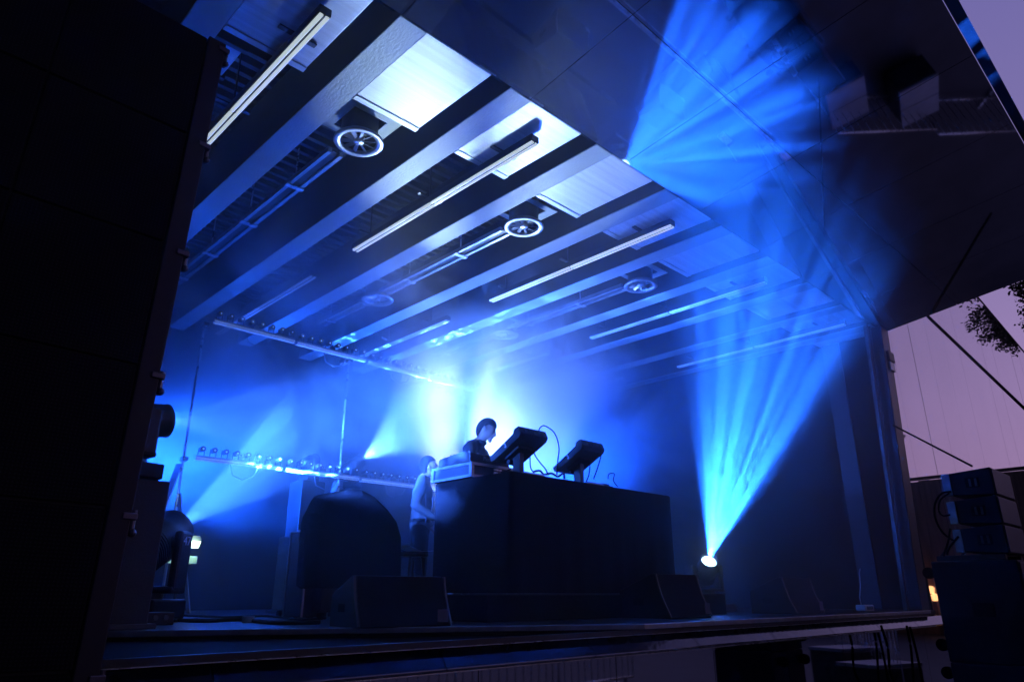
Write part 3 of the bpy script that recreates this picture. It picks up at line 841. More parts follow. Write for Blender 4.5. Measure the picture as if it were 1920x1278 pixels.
cable('cable', 'cable from the flight case curving past the DJ towards the first stand', [K(904, 872, 4.95), K(918, 880, 4.9), K(940, 884, 4.7), K(958, 879, 4.6)], .007, group='cables on the DJ table')


# ------------------------------------------------------------------ people
def fuse(name, parts_bm, m, parent, voxel=.011, smooth_it=6):
    me = bpy.data.meshes.new(name); parts_bm.to_mesh(me); parts_bm.free()
    o = bpy.data.objects.new(name, me); COL.objects.link(o)
    r = o.modifiers.new('r', 'REMESH'); r.mode = 'VOXEL'; r.voxel_size = voxel
    s = o.modifiers.new('s', 'SMOOTH'); s.iterations = smooth_it; s.factor = .5
    dg = bpy.context.evaluated_depsgraph_get(); dg.update()
    m2 = bpy.data.meshes.new_from_object(o.evaluated_get(dg))
    bpy.data.objects.remove(o); bpy.data.meshes.remove(me)
    m2.name = name
    m2.materials.clear(); m2.materials.append(m)
    for p in m2.polygons: p.use_smooth = True
    o = bpy.data.objects.new(name, m2); COL.objects.link(o)
    if parent is not None: o.parent = parent
    return o


def limb(b, pts):
    """chain of tapered segments with round joints: [(point, radius), ...]"""
    for (p, r), (q, s) in zip(pts[:-1], pts[1:]):
        b.bar(p, q, r, s, 16)
    for p, r in pts: b.ell(p, (r, r, r), 14, 10)


def head_shape(b, M):
    """head about its centre, face towards -Y"""
    q = bmesh.ops.create_uvsphere(b.bm, u_segments=36, v_segments=26, radius=1.0)
    for v in q['verts']:
        x_, y_, z_ = v.co
        X = x_ * .076; Y = y_ * .098; Z = z_ * .116
        if z_ < -.1:                                   # jaw narrows and the chin comes forward
            f = min(1, (-.1 - z_) / .9); X *= 1 - .38 * f; Y = Y * (1 - .30 * f) - .016 * f
        if y_ < -.2:
            X *= 1 - .06 * (-y_)
            Y += .012 * max(0, 1 - abs(z_ - .12) / .22) * max(0, 1 - abs(abs(x_) - .38) / .30)   # eye sockets
            Y -= .008 * max(0, 1 - abs(z_ - .30) / .16) * max(0, 1 - abs(x_) / .75)             # brow
        v.co = M @ Vector((X, Y, Z))
    T = lambda *p: M @ Vector(p)
    b.bar(T(0, -.094, .020), T(0, -.116, -.026), .009, .015, 10); b.ell(T(0, -.114, -.030), (.017, .014, .012), 10, 8)   # nose
    b.ell(T(-.014, -.104, -.034), (.009, .009, .008), 8, 6); b.ell(T(.014, -.104, -.034), (.009, .009, .008), 8, 6)
    b.ell(T(0, -.094, -.058), (.024, .012, .007), 10, 8); b.ell(T(0, -.092, -.070), (.021, .012, .008), 10, 8)            # lips
    b.ell(T(0, -.086, -.100), (.026, .020, .018), 12, 8)                                                                  # chin
    for s in (-1, 1):
        b.ell(T(s * .078, .006, -.004), (.011, .022, .033), 10, 10); b.ell(T(s * .036, -.083, .012), (.014, .010, .010), 10, 8)


def hand(b, wrist, dirv, palmn, s=1.0):
    """palm, four curled fingers and a thumb that leaves the palm's side"""
    d = Vector(dirv).normalized(); n = Vector(palmn).normalized(); sd = d.cross(n).normalized(); n = sd.cross(d).normalized()
    w_ = Vector(wrist)
    M = Matrix((sd, d, n)).transposed().to_4x4()
    b.ell(w_ + d * .050 * s, (.040 * s, .054 * s, .017 * s), 14, 10, M.to_3x3().to_4x4())
    for i, (ln, off) in enumerate(((.072, -.030), (.080, -.010), (.074, .011), (.058, .030))):
        r_ = .0095 * s
        p0 = w_ + d * .092 * s + sd * off * s
        p1 = p0 + (d * .93 + n * .32).normalized() * ln * .45 * s
        p2 = p1 + (d * .66 + n * .75).normalized() * ln * .32 * s
        p3 = p2 + (d * .35 + n * .94).normalized() * ln * .27 * s
        limb(b, [(p0, r_), (p1, r_ * .95), (p2, r_ * .88), (p3, r_ * .78)])
    t0 = w_ + d * .028 * s - sd * .034 * s; t1 = t0 - sd * .026 * s + d * .030 * s + n * .012 * s; t2 = t1 - sd * .006 * s + d * .032 * s + n * .010 * s
    limb(b, [(t0, .014 * s), (t1, .0115 * s), (t2, .0095 * s)])


def person(label, loc, rz, look, lean, armL, armR, shirt, trousers, beard=False, openv=False, scale=1.0, hairstyle='quiff'):
    """standing figure facing local -Y; arms given as elbow / wrist points; look = (pitch down, yaw)"""
    t = thing('person', label, 'person', loc, (0, 0, rz)); t.scale = (scale,) * 3
    hip = Vector((0, .02, .93)); ch = Vector((0, .02 - .10 * lean, 1.20)); sh = Vector((0, .03 - .24 * lean, 1.44)); nk = Vector((0, .02 - .30 * lean, 1.52))
    hc = nk + Vector((0, -.035 - .06 * lean, .125))
    HM = Matrix.Translation(hc) @ Matrix.Rotation(look[1], 4, 'Z') @ Matrix.Rotation(look[0], 4, 'X')
    legs = [[(Vector((s * .09, .02, .90)), .088), (Vector((s * .10, .0, .50)), .058), (Vector((s * .105, .03, .09)), .040)] for s in (-1, 1)]
    S = [sh + Vector((s * .185, 0, -.03)) for s in (-1, 1)]
    arms = [[(S[i], .052), (Vector(a[0]), .041), (Vector(a[1]), .028)] for i, a in enumerate((armL, armR))]
    b = MB()
    for l in legs: limb(b, l)
    b.ell(hip, (.160, .105, .13)); b.ell((hip + ch) / 2, (.142, .098, .18)); b.ell(ch, (.155, .105, .16)); b.ell(sh + Vector((0, 0, -.10)), (.175, .105, .13))
    limb(b, [(S[0], .055), (sh, .07), (S[1], .055)])
    limb(b, [(sh + Vector((0, 0, .0)), .068), (nk, .054), (hc + Vector((0, .015, -.04)), .056)])
    for s in (-1, 1): limb(b, [(nk + Vector((s * .03, .01, .0)), .045), (sh + Vector((s * .12, .01, .015)), .045)])
    for a in arms: limb(b, a)
    for i, a in enumerate(arms):
        d = (a[2][0] - a[1][0]).normalized(); hand(b, a[2][0], d, Vector((0, 0, -1)) if abs(d.z) < .8 else Vector((0, -1, 0)))
    for s in (-1, 1): b.ell((s * .105, -.035, .05), (.045, .115, .045), 14, 10)
    head_shape(b, HM)
    body = fuse('body', b.bm, SKIN, t, .0085, 4)
    # hair
    b = MB()
    q = bmesh.ops.create_uvsphere(b.bm, u_segments=40, v_segments=30, radius=1.0)
    rr = random.Random(len(label))
    dele = []
    for v in q['verts']:
        x_, y_, z_ = v.co
        line = .42 if y_ < -.25 else (.42 - (y_ + .25) * 1.45)
        line = max(line, -.80)
        k = 1.075 + .012 * rr.random()
        if hairstyle == 'quiff' and y_ < .2 and z_ > .4: k += .10 * (.2 - y_) * min(1, (z_ - .4) * 2)
        if hairstyle == 'full': k += .05
        if z_ < line - .03: dele.append(v)
        v.co = HM @ Vector((x_ * .078 * k, y_ * .100 * k, z_ * .118 * k + .002))
    bmesh.ops.delete(b.bm, geom=dele, context='VERTS')
    ho = b.build('hair', HAIR, t, smooth=True); sd_ = ho.modifiers.new('thickness', 'SOLIDIFY'); sd_.thickness = .012; sd_.offset = -1
    if beard:
        b = MB()
        for a_ in range(-5, 6):
            an = a_ / 5 * 1.25
            b.ell(HM @ Vector((math.sin(an) * .058, -math.cos(an) * .072 - .004, -.082 + .035 * abs(a_) / 5)), (.020, .020, .030), 10, 8)
        b.ell(HM @ Vector((0, -.088, -.112)), (.030, .024, .024), 12, 8); b.ell(HM @ Vector((0, -.100, -.046)), (.026, .008, .006), 10, 6)
        fuse('beard', b.bm, HAIR, t, .006, 3)
    # shirt
    b = MB()
    b.ell(hip + Vector((0, 0, .04)), (.172, .122, .13)); b.ell((hip + ch) / 2, (.158, .115, .18)); b.ell(ch, (.170, .120, .16)); b.ell(sh + Vector((0, 0, -.10)), (.190, .120, .13))
    limb(b, [(S[0], .068), (sh, .082), (S[1], .068)])
    limb(b, [(sh, .078), (nk + Vector((0, .004, -.012)), .064)])
    for s in (-1, 1): limb(b, [(nk + Vector((s * .03, .01, -.012)), .052), (sh + Vector((s * .12, .01, .015)), .058)])
    for a in arms:
        e_ = a[1][0]; w_ = a[2][0]; mid = e_ + (w_ - e_) * .86
        limb(b, [(a[0][0], .068), ((a[0][0] + e_) / 2, .062), (e_, .056), (mid, .040)])
    so = fuse('shirt', b.bm, shirt, t, .011, 5)
    tx = bpy.data.textures.new('folds', 'CLOUDS'); tx.noise_scale = .11
    dm = so.modifiers.new('folds', 'DISPLACE'); dm.texture = tx; dm.strength = .022; dm.mid_level = .45
    b = MB()
    b.lathe([(.066, .0), (.074, .018), (.070, .040), (.064, .040), (.062, .0)], Matrix.Translation(nk + Vector((0, .006, -.026))) @ Matrix.Rotation(R_(16), 4, 'X'), 28); b.build('collar', shirt, t, smooth=True)
    if openv:
        b = MB()
        for s in (-1, 1):
            b.rect_bar((s * .055, -.118, 1.36), (s * .10, -.128, .98), .05, .008, (0, -1, 0)); b.rect_bar((s * .19, -.05, 1.30), (s * .17, -.06, .98), .012, .012)
        b.build('placket', mat('dark_stripe', (.12, .13, .16), .8, 0, .1, 9), t)
    # trousers, belt, shoes
    b = MB()
    b.ell(hip + Vector((0, 0, -.02)), (.168, .116, .12))
    for l in legs: limb(b, [(l[0][0], .102), (l[1][0], .074), (l[2][0] + Vector((0, 0, .02)), .062)])
    fuse('trousers', b.bm, trousers, t, .012, 5)
    b = MB(); b.lathe([(.176, 0), (.180, .02), (.176, .04), (.166, .04), (.166, 0)], Matrix.Translation(hip + Vector((0, 0, .06))) @ Matrix.Diagonal((1, .70, 1, 1)), 36); b.build('belt', BLACKP, t, smooth=True)
    for s in (-1, 1):
        b = MB(); b.ell((s * .105, -.045, .050), (.053, .135, .050), 16, 10)
        for v in b.bm.verts: v.co.z = max(v.co.z, .0)
        b.build('shoe', BLACKP, t, smooth=True)
    return t


SH1 = mat('navy_shirt', (.020, .024, .036), .9, 0, .2, 8, .15, 60)
TR1 = mat('dark_trousers', (.014, .014, .018), .9, 0, .2, 8, .15, 60)
SH2 = mat('pale_shirt', (.09, .095, .105), .85, 0, .12, 7, .15, 60)
dj = P(884, 789, 1, 5.66)
DJ = person('DJ in a dark collared shirt behind the table, looking down at the gear', (dj.x, 5.72, .204), R_(26), (R_(22), R_(14)), .55,
            ((-.30, -.16, 1.14), (-.16, -.36, 1.06)), ((.31, -.20, 1.16), (.16, -.40, 1.08)), SH1, TR1, scale=(dj.z - .204) / 1.745)
p2 = P(796, 856, 1, 6.3)
person('bearded man in a pale shirt standing left of the DJ table, looking up', (p2.x, 6.3, .0), R_(48), (R_(-12), R_(10)), .10,
       ((-.27, .06, 1.17), (-.16, -.17, 1.02)), ((.27, .05, 1.17), (.22, -.10, .95)), SH2, TR1, beard=True, openv=True, scale=p2.z / 1.765, hairstyle='full')

# ------------------------------------------------------------------ wedges, covered rig, small stage items
def wedge(loc, rz, s, label):
    t = thing('stage_monitor', label, 'stage monitor', loc, (0, 0, rz), 'wedge monitors along the stage edge'); t.scale = (s,) * 3
    # local: baffle (curved grille) towards -Y... the audience sees the back/side; grille curved in Y/Z
    W_ = .36
    gr = []
    for k in range(9):
        a = k / 8
        gr.append((-.235 + .13 * a + .02 * math.sin(a * math.pi), .012 + .33 * a))
    prof_ = gr + [(-.06, .345), (.30, .215), (.30, .0), (-.23, .0)]
    b = MB(); b.prism(prof_, 0, -W_, W_); b.build('cabinet', BLACKP, t, bevel=.006)
    b = MB()
    A = []; Bq = []
    gp = [(y - .006 - .004 * math.sin(i / 8 * math.pi), z) for i, (y, z) in enumerate(gr)]
    b.prism(gp + [(y + .004, z) for y, z in gp[::-1]], 0, -W_ + .02, W_ - .02); b.build('grille', GRILLE, t)
    for s_ in (-1, 1):
        b = MB()
        b.prism([(y - .012, z) for y, z in gr] + [(y + .002, z) for y, z in gr[::-1]], 0, s_ * W_ - .010, s_ * W_ + .006); b.build('edge_trim', STEEL, t)
    b = MB(); b.box((W_ - .12, -.242, .03), (W_ - .03, -.236, .115), .002, Matrix.Rotation(R_(-0), 4, 'X')); b.build('badge', mat('badge_grey', (.10, .10, .12), .5, 0, .1, 9), t)
    b = MB(); b.box((-W_ - .004, .03, .10), (-W_ + .001, .15, .155), .003); b.build('handle', RUBBER, t)
    return t


qa = P(672, 1178, 2, 0); qb = P(846, 1173, 2, 0)
ws = (qb - qa).length / .72
rzw = math.atan2(qb.y - qa.y, qb.x - qa.x)
mid = (qa + qb) / 2
off = Matrix.Rotation(rzw, 3, 'Z') @ Vector((0, .235 * ws, 0))
w1 = wedge((mid.x + off.x, mid.y + off.y, 0), rzw, ws, 'largest stage monitor wedge, left of the DJ table')
q2 = (P(1265, 1160, 2, 0) + P(1340, 1157, 2, 0)) / 2
w2 = dup(w1, (q2.x, q2.y + .27, 0), 'stage monitor wedge below the blue fan spotlight', (0, 0, R_(-3)))
w2.scale = (.84, 1.05, 1.08)
q3 = (P(1507, 1151, 2, 0) + P(1549, 1149, 2, 0)) / 2
w3 = dup(w1, (q3.x, q3.y + .27, 0), 'small far stage monitor wedge near the right portal post', (0, 0, R_(-4)))
w3.scale = (.82, 1.0, 1.08)
# power box near the post
pb = thing('power_box', 'small white power box with a cable standing up, at the right end of the stage', 'power box', (P(1613, 1145, 2, 0).x, 3.62, 0))
b = MB(); b.box((-.14, -.06, .004), (.14, .06, .075), .012); b.build('body', WHITEP, pb)
b = MB(); b.tube([(-.10, 0, .07), (-.06, .02, .16), (.02, .02, .30), (.06, .02, .46), (.10, .02, .50)], .007, 7); b.build('lead', mat('pale_cable', (.45, .45, .47), .5, 0, .1, 9), pb, smooth=True)
b = MB(); b.box((-.10, -.066, .02), (.10, -.060, .06), .003); b.build('socket_panel', STEEL, pb)
# rig covered with black cloth left of the table
cvp = [(P(590, 1040, 1, 5.6), 0), (P(597, 958, 1, 5.6), 0), (P(612, 925, 1, 5.6), 0), (P(680, 913, 1, 5.6), 0), (P(706, 926, 1, 5.6), 0), (P(730, 948, 1, 5.6), 0), (P(746, 970, 1, 5.6), 0), (P(754, 1000, 1, 5.6), 0), (P(757, 1050, 1, 5.6), 0)]
cr = thing('covered_speaker', 'big speaker cabinet under a black cloth, left of the DJ table', 'covered speaker', (3.55, 5.85, 0))
b = MB()
ol = [(p.x, p.z) for p, _ in cvp]
ol = [(ol[0][0], .25)] + ol[1:-1] + [(ol[-1][0], .25)]
N_ = 9
rows = []
for k in range(N_):
    f = k / (N_ - 1); yy = 5.58 + .36 * f
    sh_ = 1 - .10 * (abs(f - .45) * 2) ** 2.5
    cxm = sum(p[0] for p in ol) / len(ol)
    rows.append([b.bm.verts.new((cxm + (px_ - cxm) * (1 - .05 * (abs(f - .5) * 2) ** 2) + .006 * math.sin(i * 2.1 + k * 1.3), yy, .25 + (pz_ - .25) * sh_ + .006 * math.sin(i * 1.7 + k))) for i, (px_, pz_) in enumerate(ol)])
for r0, r1 in zip(rows[:-1], rows[1:]):
    n_ = len(r0)
    for i in range(n_): b.bm.faces.new((r0[i], r0[(i + 1) % n_], r1[(i + 1) % n_], r1[i]))
b.bm.faces.new(rows[0]); b.bm.faces.new(rows[-1][::-1])
b.build('cloth_cover', CLOTH, cr, world=True, bevel=.02)
b = MB(); b.box((3.24, 5.62, .06), (3.92, 5.9, .249), .01); b.build('speaker_base', BLACKP, cr, world=True)
for xx in (3.28, 3.86):
    for yy in (5.68, 5.86):
        b = MB(); b.bar((xx - .02, yy, .03), (xx + .02, yy, .03), .03, n=14); b.build('castor', RUBBER, cr, world=True)
# side case with a beer bottle
bo = P(586, 994, 1, 5.92)
scs = thing('side_case', 'narrow black case carrying the beer bottle, left of the covered speaker', 'case', (bo.x, 5.92, 0))
b = MB(); b.box((-.12, -.16, .02), (.12, .16, bo.z - .004), .008); b.build('case_body', BLACKM, scs)
b = MB()
for sx_ in (-.12, .12):
    for sy_ in (-.16, .16): b.rect_bar((sx_, sy_, .02), (sx_, sy_, bo.z - .005), .014, .014)
b.box((-.125, -.165, bo.z - .02), (.125, .165, bo.z - .0035), .003); b.build('edging', ALUD, scs)
bt = thing('beer_bottle', 'green glass beer bottle with a white neck label on the side case', 'bottle', (bo.x - .03, 5.86, bo.z - .003))
GLASS = mat('green_glass', (.03, .16, .05), .12, 0, .1, 9, coat=.5)
b = MB(); b.lathe([(0, 0), (.029, 0), (.031, .01), (.031, .085), (.026, .105), (.014, .130), (.0125, .165), (.014, .168), (.014, .175), (0, .175)], n=20); b.build('bottle', GLASS, bt, smooth=True)
b = MB(); b.lathe([(.0318, .03), (.0320, .075), (.0315, .075), (.0313, .03)], n=20); b.lathe([(.0205, .118), (.0150, .146), (.0146, .146), (.020, .118)], n=16); b.build('label', WHITEP, bt, smooth=True)
# equipment racks behind, on the left
for (px0, px1, pt, yy, lb) in ((546, 578, 1003, 6.5, 'low dark equipment rack left of the side case'), (600, 650, 1012, 6.9, 'low dark equipment rack behind the covered speaker')):
    a_ = P(px0, pt, 1, yy); c_ = P(px1, pt, 1, yy)
    t = thing('equipment_rack', lb, 'rack', ((a_.x + c_.x) / 2, yy, 0), group='equipment racks upstage left')
    hw = (c_.x - a_.x) / 2
    b = MB(); b.box((-hw, -.2, .06), (hw, .25, a_.z), .01); b.build('rack_body', mat('rack_paint', (.03, .035, .035), .5, .1, .3, 7), t)
    for k in range(3):
        z0 = .12 + k * (a_.z - .16) / 3
        b = MB(); b.box((-hw + .03, -.212, z0), (hw - .03, -.199, z0 + (a_.z - .16) / 3 - .03), .003); b.build('rack_unit', STEEL, t)
    for sx_ in (-hw + .05, hw - .05):
        for sy_ in (-.14, .18):
            b = MB(); b.bar((sx_ - .015, sy_, .03), (sx_ + .015, sy_, .03), .03, n=12); b.build('castor', RUBBER, t)
# stool with a white sheet beside the standing man
sq = P(772, 1035, 1, 5.75)
st = thing('stool', 'low black stool between the covered speaker and the DJ table', 'stool', (sq.x, 5.75, 0))
b = MB(); b.lathe([(0, sq.z - .04), (.16, sq.z - .04), (.17, sq.z - .02), (.16, sq.z), (0, sq.z)], n=24); b.build('seat', BLACKP, st)
for k in range(4):
    a_ = math.pi / 4 + k * math.pi / 2
    b = MB(); b.bar((.1 * math.cos(a_), .1 * math.sin(a_), sq.z - .04), (.17 * math.cos(a_), .17 * math.sin(a_), .0), .012, n=8); b.build('leg', STEEL, st)
pp = thing('paper_sheet', 'white curled sheet of paper lying on the low stool', 'paper', (sq.x, 5.70, sq.z + .001))
b = MB(); rws = []
for i in range(7):
    f = i / 6 - .5
    rws.append([b.bm.verts.new((f * .30, g_, .005 + .10 * max(0, -f) ** 1.3 + .02 * abs(f))) for g_ in (-.11, .10)] + [b.bm.verts.new((f * .30, g_, .003 + .10 * max(0, -f) ** 1.3 + .02 * abs(f))) for g_ in (.10, -.11)])
for r0, r1 in zip(rws[:-1], rws[1:]):
    for i in range(4): b.bm.faces.new((r0[i], r0[(i + 1) % 4], r1[(i + 1) % 4], r1[i]))
b.bm.faces.new(rws[0]); b.bm.faces.new(rws[-1][::-1])
b.build('sheet', WHITEP, pp)
# floodlight with a pale green lamp near the big moving head
fl = P(346, 1019, 1, 6.6)
fd = thing('floodlight', 'small floodlight with a pale green lit front behind the numbered spotlight', 'floodlight', (fl.x, 6.6, 0))
LG = lensmat('pale_green_lens', (.75, 1.0, .72), 1.6)
b = MB(); b.box((-.13, -.02, fl.z - .03), (.13, .05, fl.z + .06), .008, Matrix.Translation((0, 0, fl.z)) @ Matrix.Rotation(R_(38), 4, 'X') @ Matrix.Translation((0, 0, -fl.z))); b.build('housing', BLACKM, fd)
b = MB(); b.box((-.12, -.028, fl.z - .02), (.12, -.0215, fl.z + .05), .0, Matrix.Translation((0, 0, fl.z)) @ Matrix.Rotation(R_(38), 4, 'X') @ Matrix.Translation((0, 0, -fl.z))); b.build('lens', LG, fd)
b = MB(); b.box((-.13, .0, fl.z - .165), (.13, .03, fl.z - .10), .004); b.build('ballast', mat('grey_green_paint', (.30, .38, .36), .5, 0, .1, 8), fd)
b = MB(); b.bar((0, .03, .01), (0, .03, fl.z), .014, n=10); b.build('pole', BLACKM, fd)
b = MB(); b.box((-.16, -.12, 0), (.16, .18, .014), .003); b.build('base_plate', STEEL, fd)
# floor box and cables at the left stage edge
fb = P(265, 1148, 1, 5.55)
fx_ = thing('connector_box', 'low black connector box with small lights at the foot of the numbered spotlight', 'connector box', (fb.x, 5.55, 0))
b = MB(); b.box((-.20, -.08, .002), (.20, .10, .085), .006); b.build('body', BLACKM, fx_)
for k in range(5):
    b = MB(); b.bar((-.14 + .07 * k, -.08, .05), (-.14 + .07 * k, -.092, .05), .017, n=12); b.build('socket', KN, fx_)
b = MB()
for k in range(2): b.ell((-.03 + .03 * k, -.05, .087), (.005, .005, .004), 8, 6)
b.build('indicator', lensmat('indicator_white', (.5, .6, 1), 1.6), fx_)
for k, (lb, pts, rr_) in enumerate((('thick black cable lying along the left stage edge', [(300, 1160), (380, 1163), (450, 1161), (520, 1167), (600, 1166)], .014),
                                    ('second cable lying behind the thick one on the left stage edge', [(330, 1152), (420, 1156), (500, 1154), (560, 1160), (610, 1158)], .010))):
    cable('stage_cable', lb, [P(a_, c_, 2, rr_) for a_, c_ in pts], rr_, RUBBER, group='cables on the stage floor')
tp = P(462, 1161, 2, .02)
tpx = thing('tape_roll', 'small pale roll of tape on the cables at the left stage edge', 'tape', (tp.x, tp.y - .03, .0))
b = MB(); b.lathe([(.022, .0), (.045, .0), (.045, .045), (.022, .045), (.022, .0)], n=24); b.build('roll', mat('pale_tape', (.35, .36, .38), .6, 0, .1, 9), tpx)

# ------------------------------------------------------------------ speaker stacks in front of the stage
PAG = mat('pa_paint', (.010, .010, .013), .6, .0, .3, 14, .15, 120, spec=.2)
PAX, ZT = 8.0, 1.345
def pa_box(z, label, dx=0.0, tilt=0):
    t = thing('line_array_speaker', label, 'speaker', (PAX, 1.65, z), (tilt, 0, 0), 'line array boxes on the subwoofers')
    h_ = .262
    b = MB(); b.prism([(.0, .0), (.0, h_), (.385, h_ - .028), (.385, .028)], 0, 0, .72); b.build('cabinet', PAG, t, bevel=.006)
    b = MB(); b.box((.012, -.012, .012), (.708, -.0005, h_ - .012), .003); b.build('grille', mat('pa_grille', (.06, .07, .11), .45, .3, .3, 16, .2, 240), t)
    b = MB()
    b.box((-.004, .11, h_ * .32), (.002, .23, h_ * .68), .004); b.build('handle', RUBBER, t)
    b = MB()
    for k in range(2): b.box((-.008, .13 + .05 * k, h_ * .36), (-.003, .15 + .05 * k, h_ * .64), .002)
    b.build('handle_bar', STEEL, t)
    for x_ in (-.012, .70):
        b = MB(); b.box((x_, .355, .02), (x_ + .032, .425, h_ - .03), .004); b.build('rigging', ALUD, t)
    b = MB(); b.box((.2, .386, .05), (.52, .394, h_ - .05), .003); b.build('amplifier_panel', STEEL, t)
    return t


pa_l = ['topmost line array speaker box of the right hand stack', 'middle line array speaker box of the right hand stack', 'lowest line array speaker box, resting on the black subwoofers']
for k in range(3): pa_box(ZT - .262 - k * .266, pa_l[k])
zs = ZT - .262 - 2 * .266
pf = thing('rigging_frame', 'low steel frame under the lowest line array box', 'frame', (PAX, 1.65, zs - .05))
b = MB()
for xx in (.06, .66): b.box((xx - .03, .04, 0), (xx + .03, .62, .048), .003)
b.box((.03, .45, .0), (.69, .50, .046)); b.build('beam', STEEL, pf)
for xx in (.06, .66):
    b = MB(); b.rect_bar((xx, .58, .045), (xx, .40, .22), .03, .02); b.build('strut', STEEL, pf)
def sub(loc, label, h_, w_=.76, d_=.72):
    t = thing('subwoofer', label, 'subwoofer', loc, group='black subwoofers in front of the stage')
    b = MB(); b.box((0, 0, 0), (w_, d_, h_), .010); b.build('cabinet', PAG, t)
    b = MB(); b.box((.02, -.014, .02), (w_ - .02, -.0005, h_ - .02), .003); b.build('grille', mat('pa_grille', (.06, .07, .11), .45), t)
    for zz in (.14, h_ - .10):
        for xx in (.12, w_ - .12):
            b = MB(); b.bar((xx - .02, d_ + .068, zz), (xx + .02, d_ + .068, zz), .055, n=20); b.box((xx - .03, d_ + .001, zz - .04), (xx + .03, d_ + .06, zz + .04), .004)
            b.build('castor', RUBBER, t)
    b = MB(); b.box((-.005, .26, h_ * .45), (.002, .44, h_ * .58), .004); b.build('handle', RUBBER, t)
    return t


ztop = zs - .052
hh = (ztop - GZ) / 2
sub((PAX, 1.60, GZ + hh), 'upper black subwoofer with castors under the line array boxes', hh - .004)
sub((PAX, 1.60, GZ), 'lower black subwoofer with castors, standing on the ground at the right', hh - .004)
# cables on the speaker stack
Q = lambda px, py, y: P(px, py, 0, PAX - .02)
cable('speaker_cable', 'black cable looping from the top line array box down the back of the stack', [Q(1783, 921, 0), Q(1765, 925, 0), Q(1753, 945, 0), Q(1754, 972, 0), Q(1768, 998, 0), Q(1790, 1014, 0)], .010, group='speaker cables behind the stack')
cable('speaker_cable', 'smaller cable loop between the top and middle line array boxes', [Q(1780, 924, 0), Q(1764, 936, 0), Q(1760, 955, 0), Q(1768, 966, 0), Q(1782, 964, 0)], .008, group='speaker cables behind the stack')
cable('speaker_cable', 'cable crossing from the lowest line array box to the subwoofer top', [Q(1782, 990, 0), Q(1778, 1014, 0), Q(1772, 1034, 0), Q(1770, 1042, 0)], .010, group='speaker cables behind the stack')
cable('speaker_cable', 'cable from the middle line array box slanting to the frame', [Q(1797, 1005, 0), Q(1786, 1018, 0), Q(1778, 1030, 0), Q(1776, 1040, 0)], .010, group='speaker cables behind the stack')
a_ = P(1675, 797, 1, 3.05); c_ = P(1822, 873, 0, 8.2)
tag(MB().bar(a_, c_, .011, n=8).build('stay_rope', RUBBER, None), 'thin black stay rope from the portal post to the top of the speaker stack', 'rope', 'ropes beside the portal')
a_ = Vector((10.95, 2.59, 3.985)); c_ = P(2130, 965, 0, 14.5)
tag(MB().bar(a_, c_, .022, n=8).build('stay_rope', RUBBER, None), 'thicker black stay rope running down from the raised canopy edge', 'rope', 'ropes beside the portal')
for k, (lb, pts) in enumerate((('black cable hanging from the right end of the stage down to the ground, left one', [(1700, 1172), (1708, 1215), (1713, 1278), (1716, 1330)]), ('black cable hanging from the right end of the stage, slanting right', [(1706, 1174), (1718, 1220), (1730, 1278), (1738, 1330)]),
                               ('black cable drooping from the stage edge over the mirrored skirt', [(1652, 1172), (1664, 1210), (1670, 1262), (1690, 1300)]))):
    cable('hanging_cable', lb, [P(px, py, 1, 3.02) for px, py in pts], .013, group='cables hanging at the right stage end')


# ------------------------------------------------------------------ tree at the right
def tree(loc, label, crown_c, crown_r, nleaf, seed, trunk_h):
    rn = random.Random(seed)
    t = thing('broadleaf_tree', label, 'tree', loc)
    base = Vector(loc)
    BARK = mat('bark', (.05, .04, .035), .9, 0, .4, 9, .5, 25); LEAF = mat('leaf', (.030, .050, .022), .6, 0, .5, 1.5)
    C_ = Vector(crown_c) - base; b = MB()
    top = Vector((C_.x * .4, C_.y * .4, trunk_h))
    b.bar((0, 0, 0), top, .13, .09, 12)
    tips = []
    for k in range(26):
        d = Vector((rn.gauss(0, 1), rn.gauss(0, 1), rn.gauss(.15, .8))).normalized()
        tip = C_ + Vector((d.x * crown_r[0], d.y * crown_r[1], d.z * crown_r[2])) * rn.uniform(.55, .95)
        md = top.lerp(tip, .45) + Vector((rn.uniform(-.2, .2), rn.uniform(-.2, .2), rn.uniform(.0, .35)))
        b.bar(top, md, .04, .025, 7); b.bar(md, tip, .025, .008, 6)
        tips += [tip, md.lerp(tip, .6), md.lerp(tip, .3)]
        for j in range(3):
            e_ = tip + Vector((rn.uniform(-.45, .45), rn.uniform(-.45, .45), rn.uniform(-.5, .2))); b.bar(md.lerp(tip, rn.uniform(.4, 1)), e_, .012, .005, 5); tips.append(e_)
    b.build('trunk', BARK, t)
    b = MB()
    for k in range(nleaf):
        c0 = rn.choice(tips) + Vector((rn.gauss(0, .13), rn.gauss(0, .13), rn.gauss(-.03, .11)))
        a = Vector((rn.gauss(0, 1), rn.gauss(0, 1), rn.gauss(-.6, .7))).normalized(); n_ = a.cross(Vector((rn.gauss(0, 1), rn.gauss(0, 1), rn.gauss(0, 1)))).normalized()
        l_ = rn.uniform(.08, .14); w_ = l_ * .28
        v = [b.bm.verts.new(c0), b.bm.verts.new(c0 + a * l_ * .5 + n_ * w_), b.bm.verts.new(c0 + a * l_), b.bm.verts.new(c0 + a * l_ * .5 - n_ * w_)]
        b.bm.faces.new(v)
    b.build('crown', LEAF, t)


tcen = P(1962, 570, 1, 2.75)
tree((tcen.x + 7.5, 2.7, GZ), 'leafy tree hanging into view at the right in front of the mirror wall', tcen, (2.2, .42, 1.25), 9000, 11, tcen.z - GZ - .2)

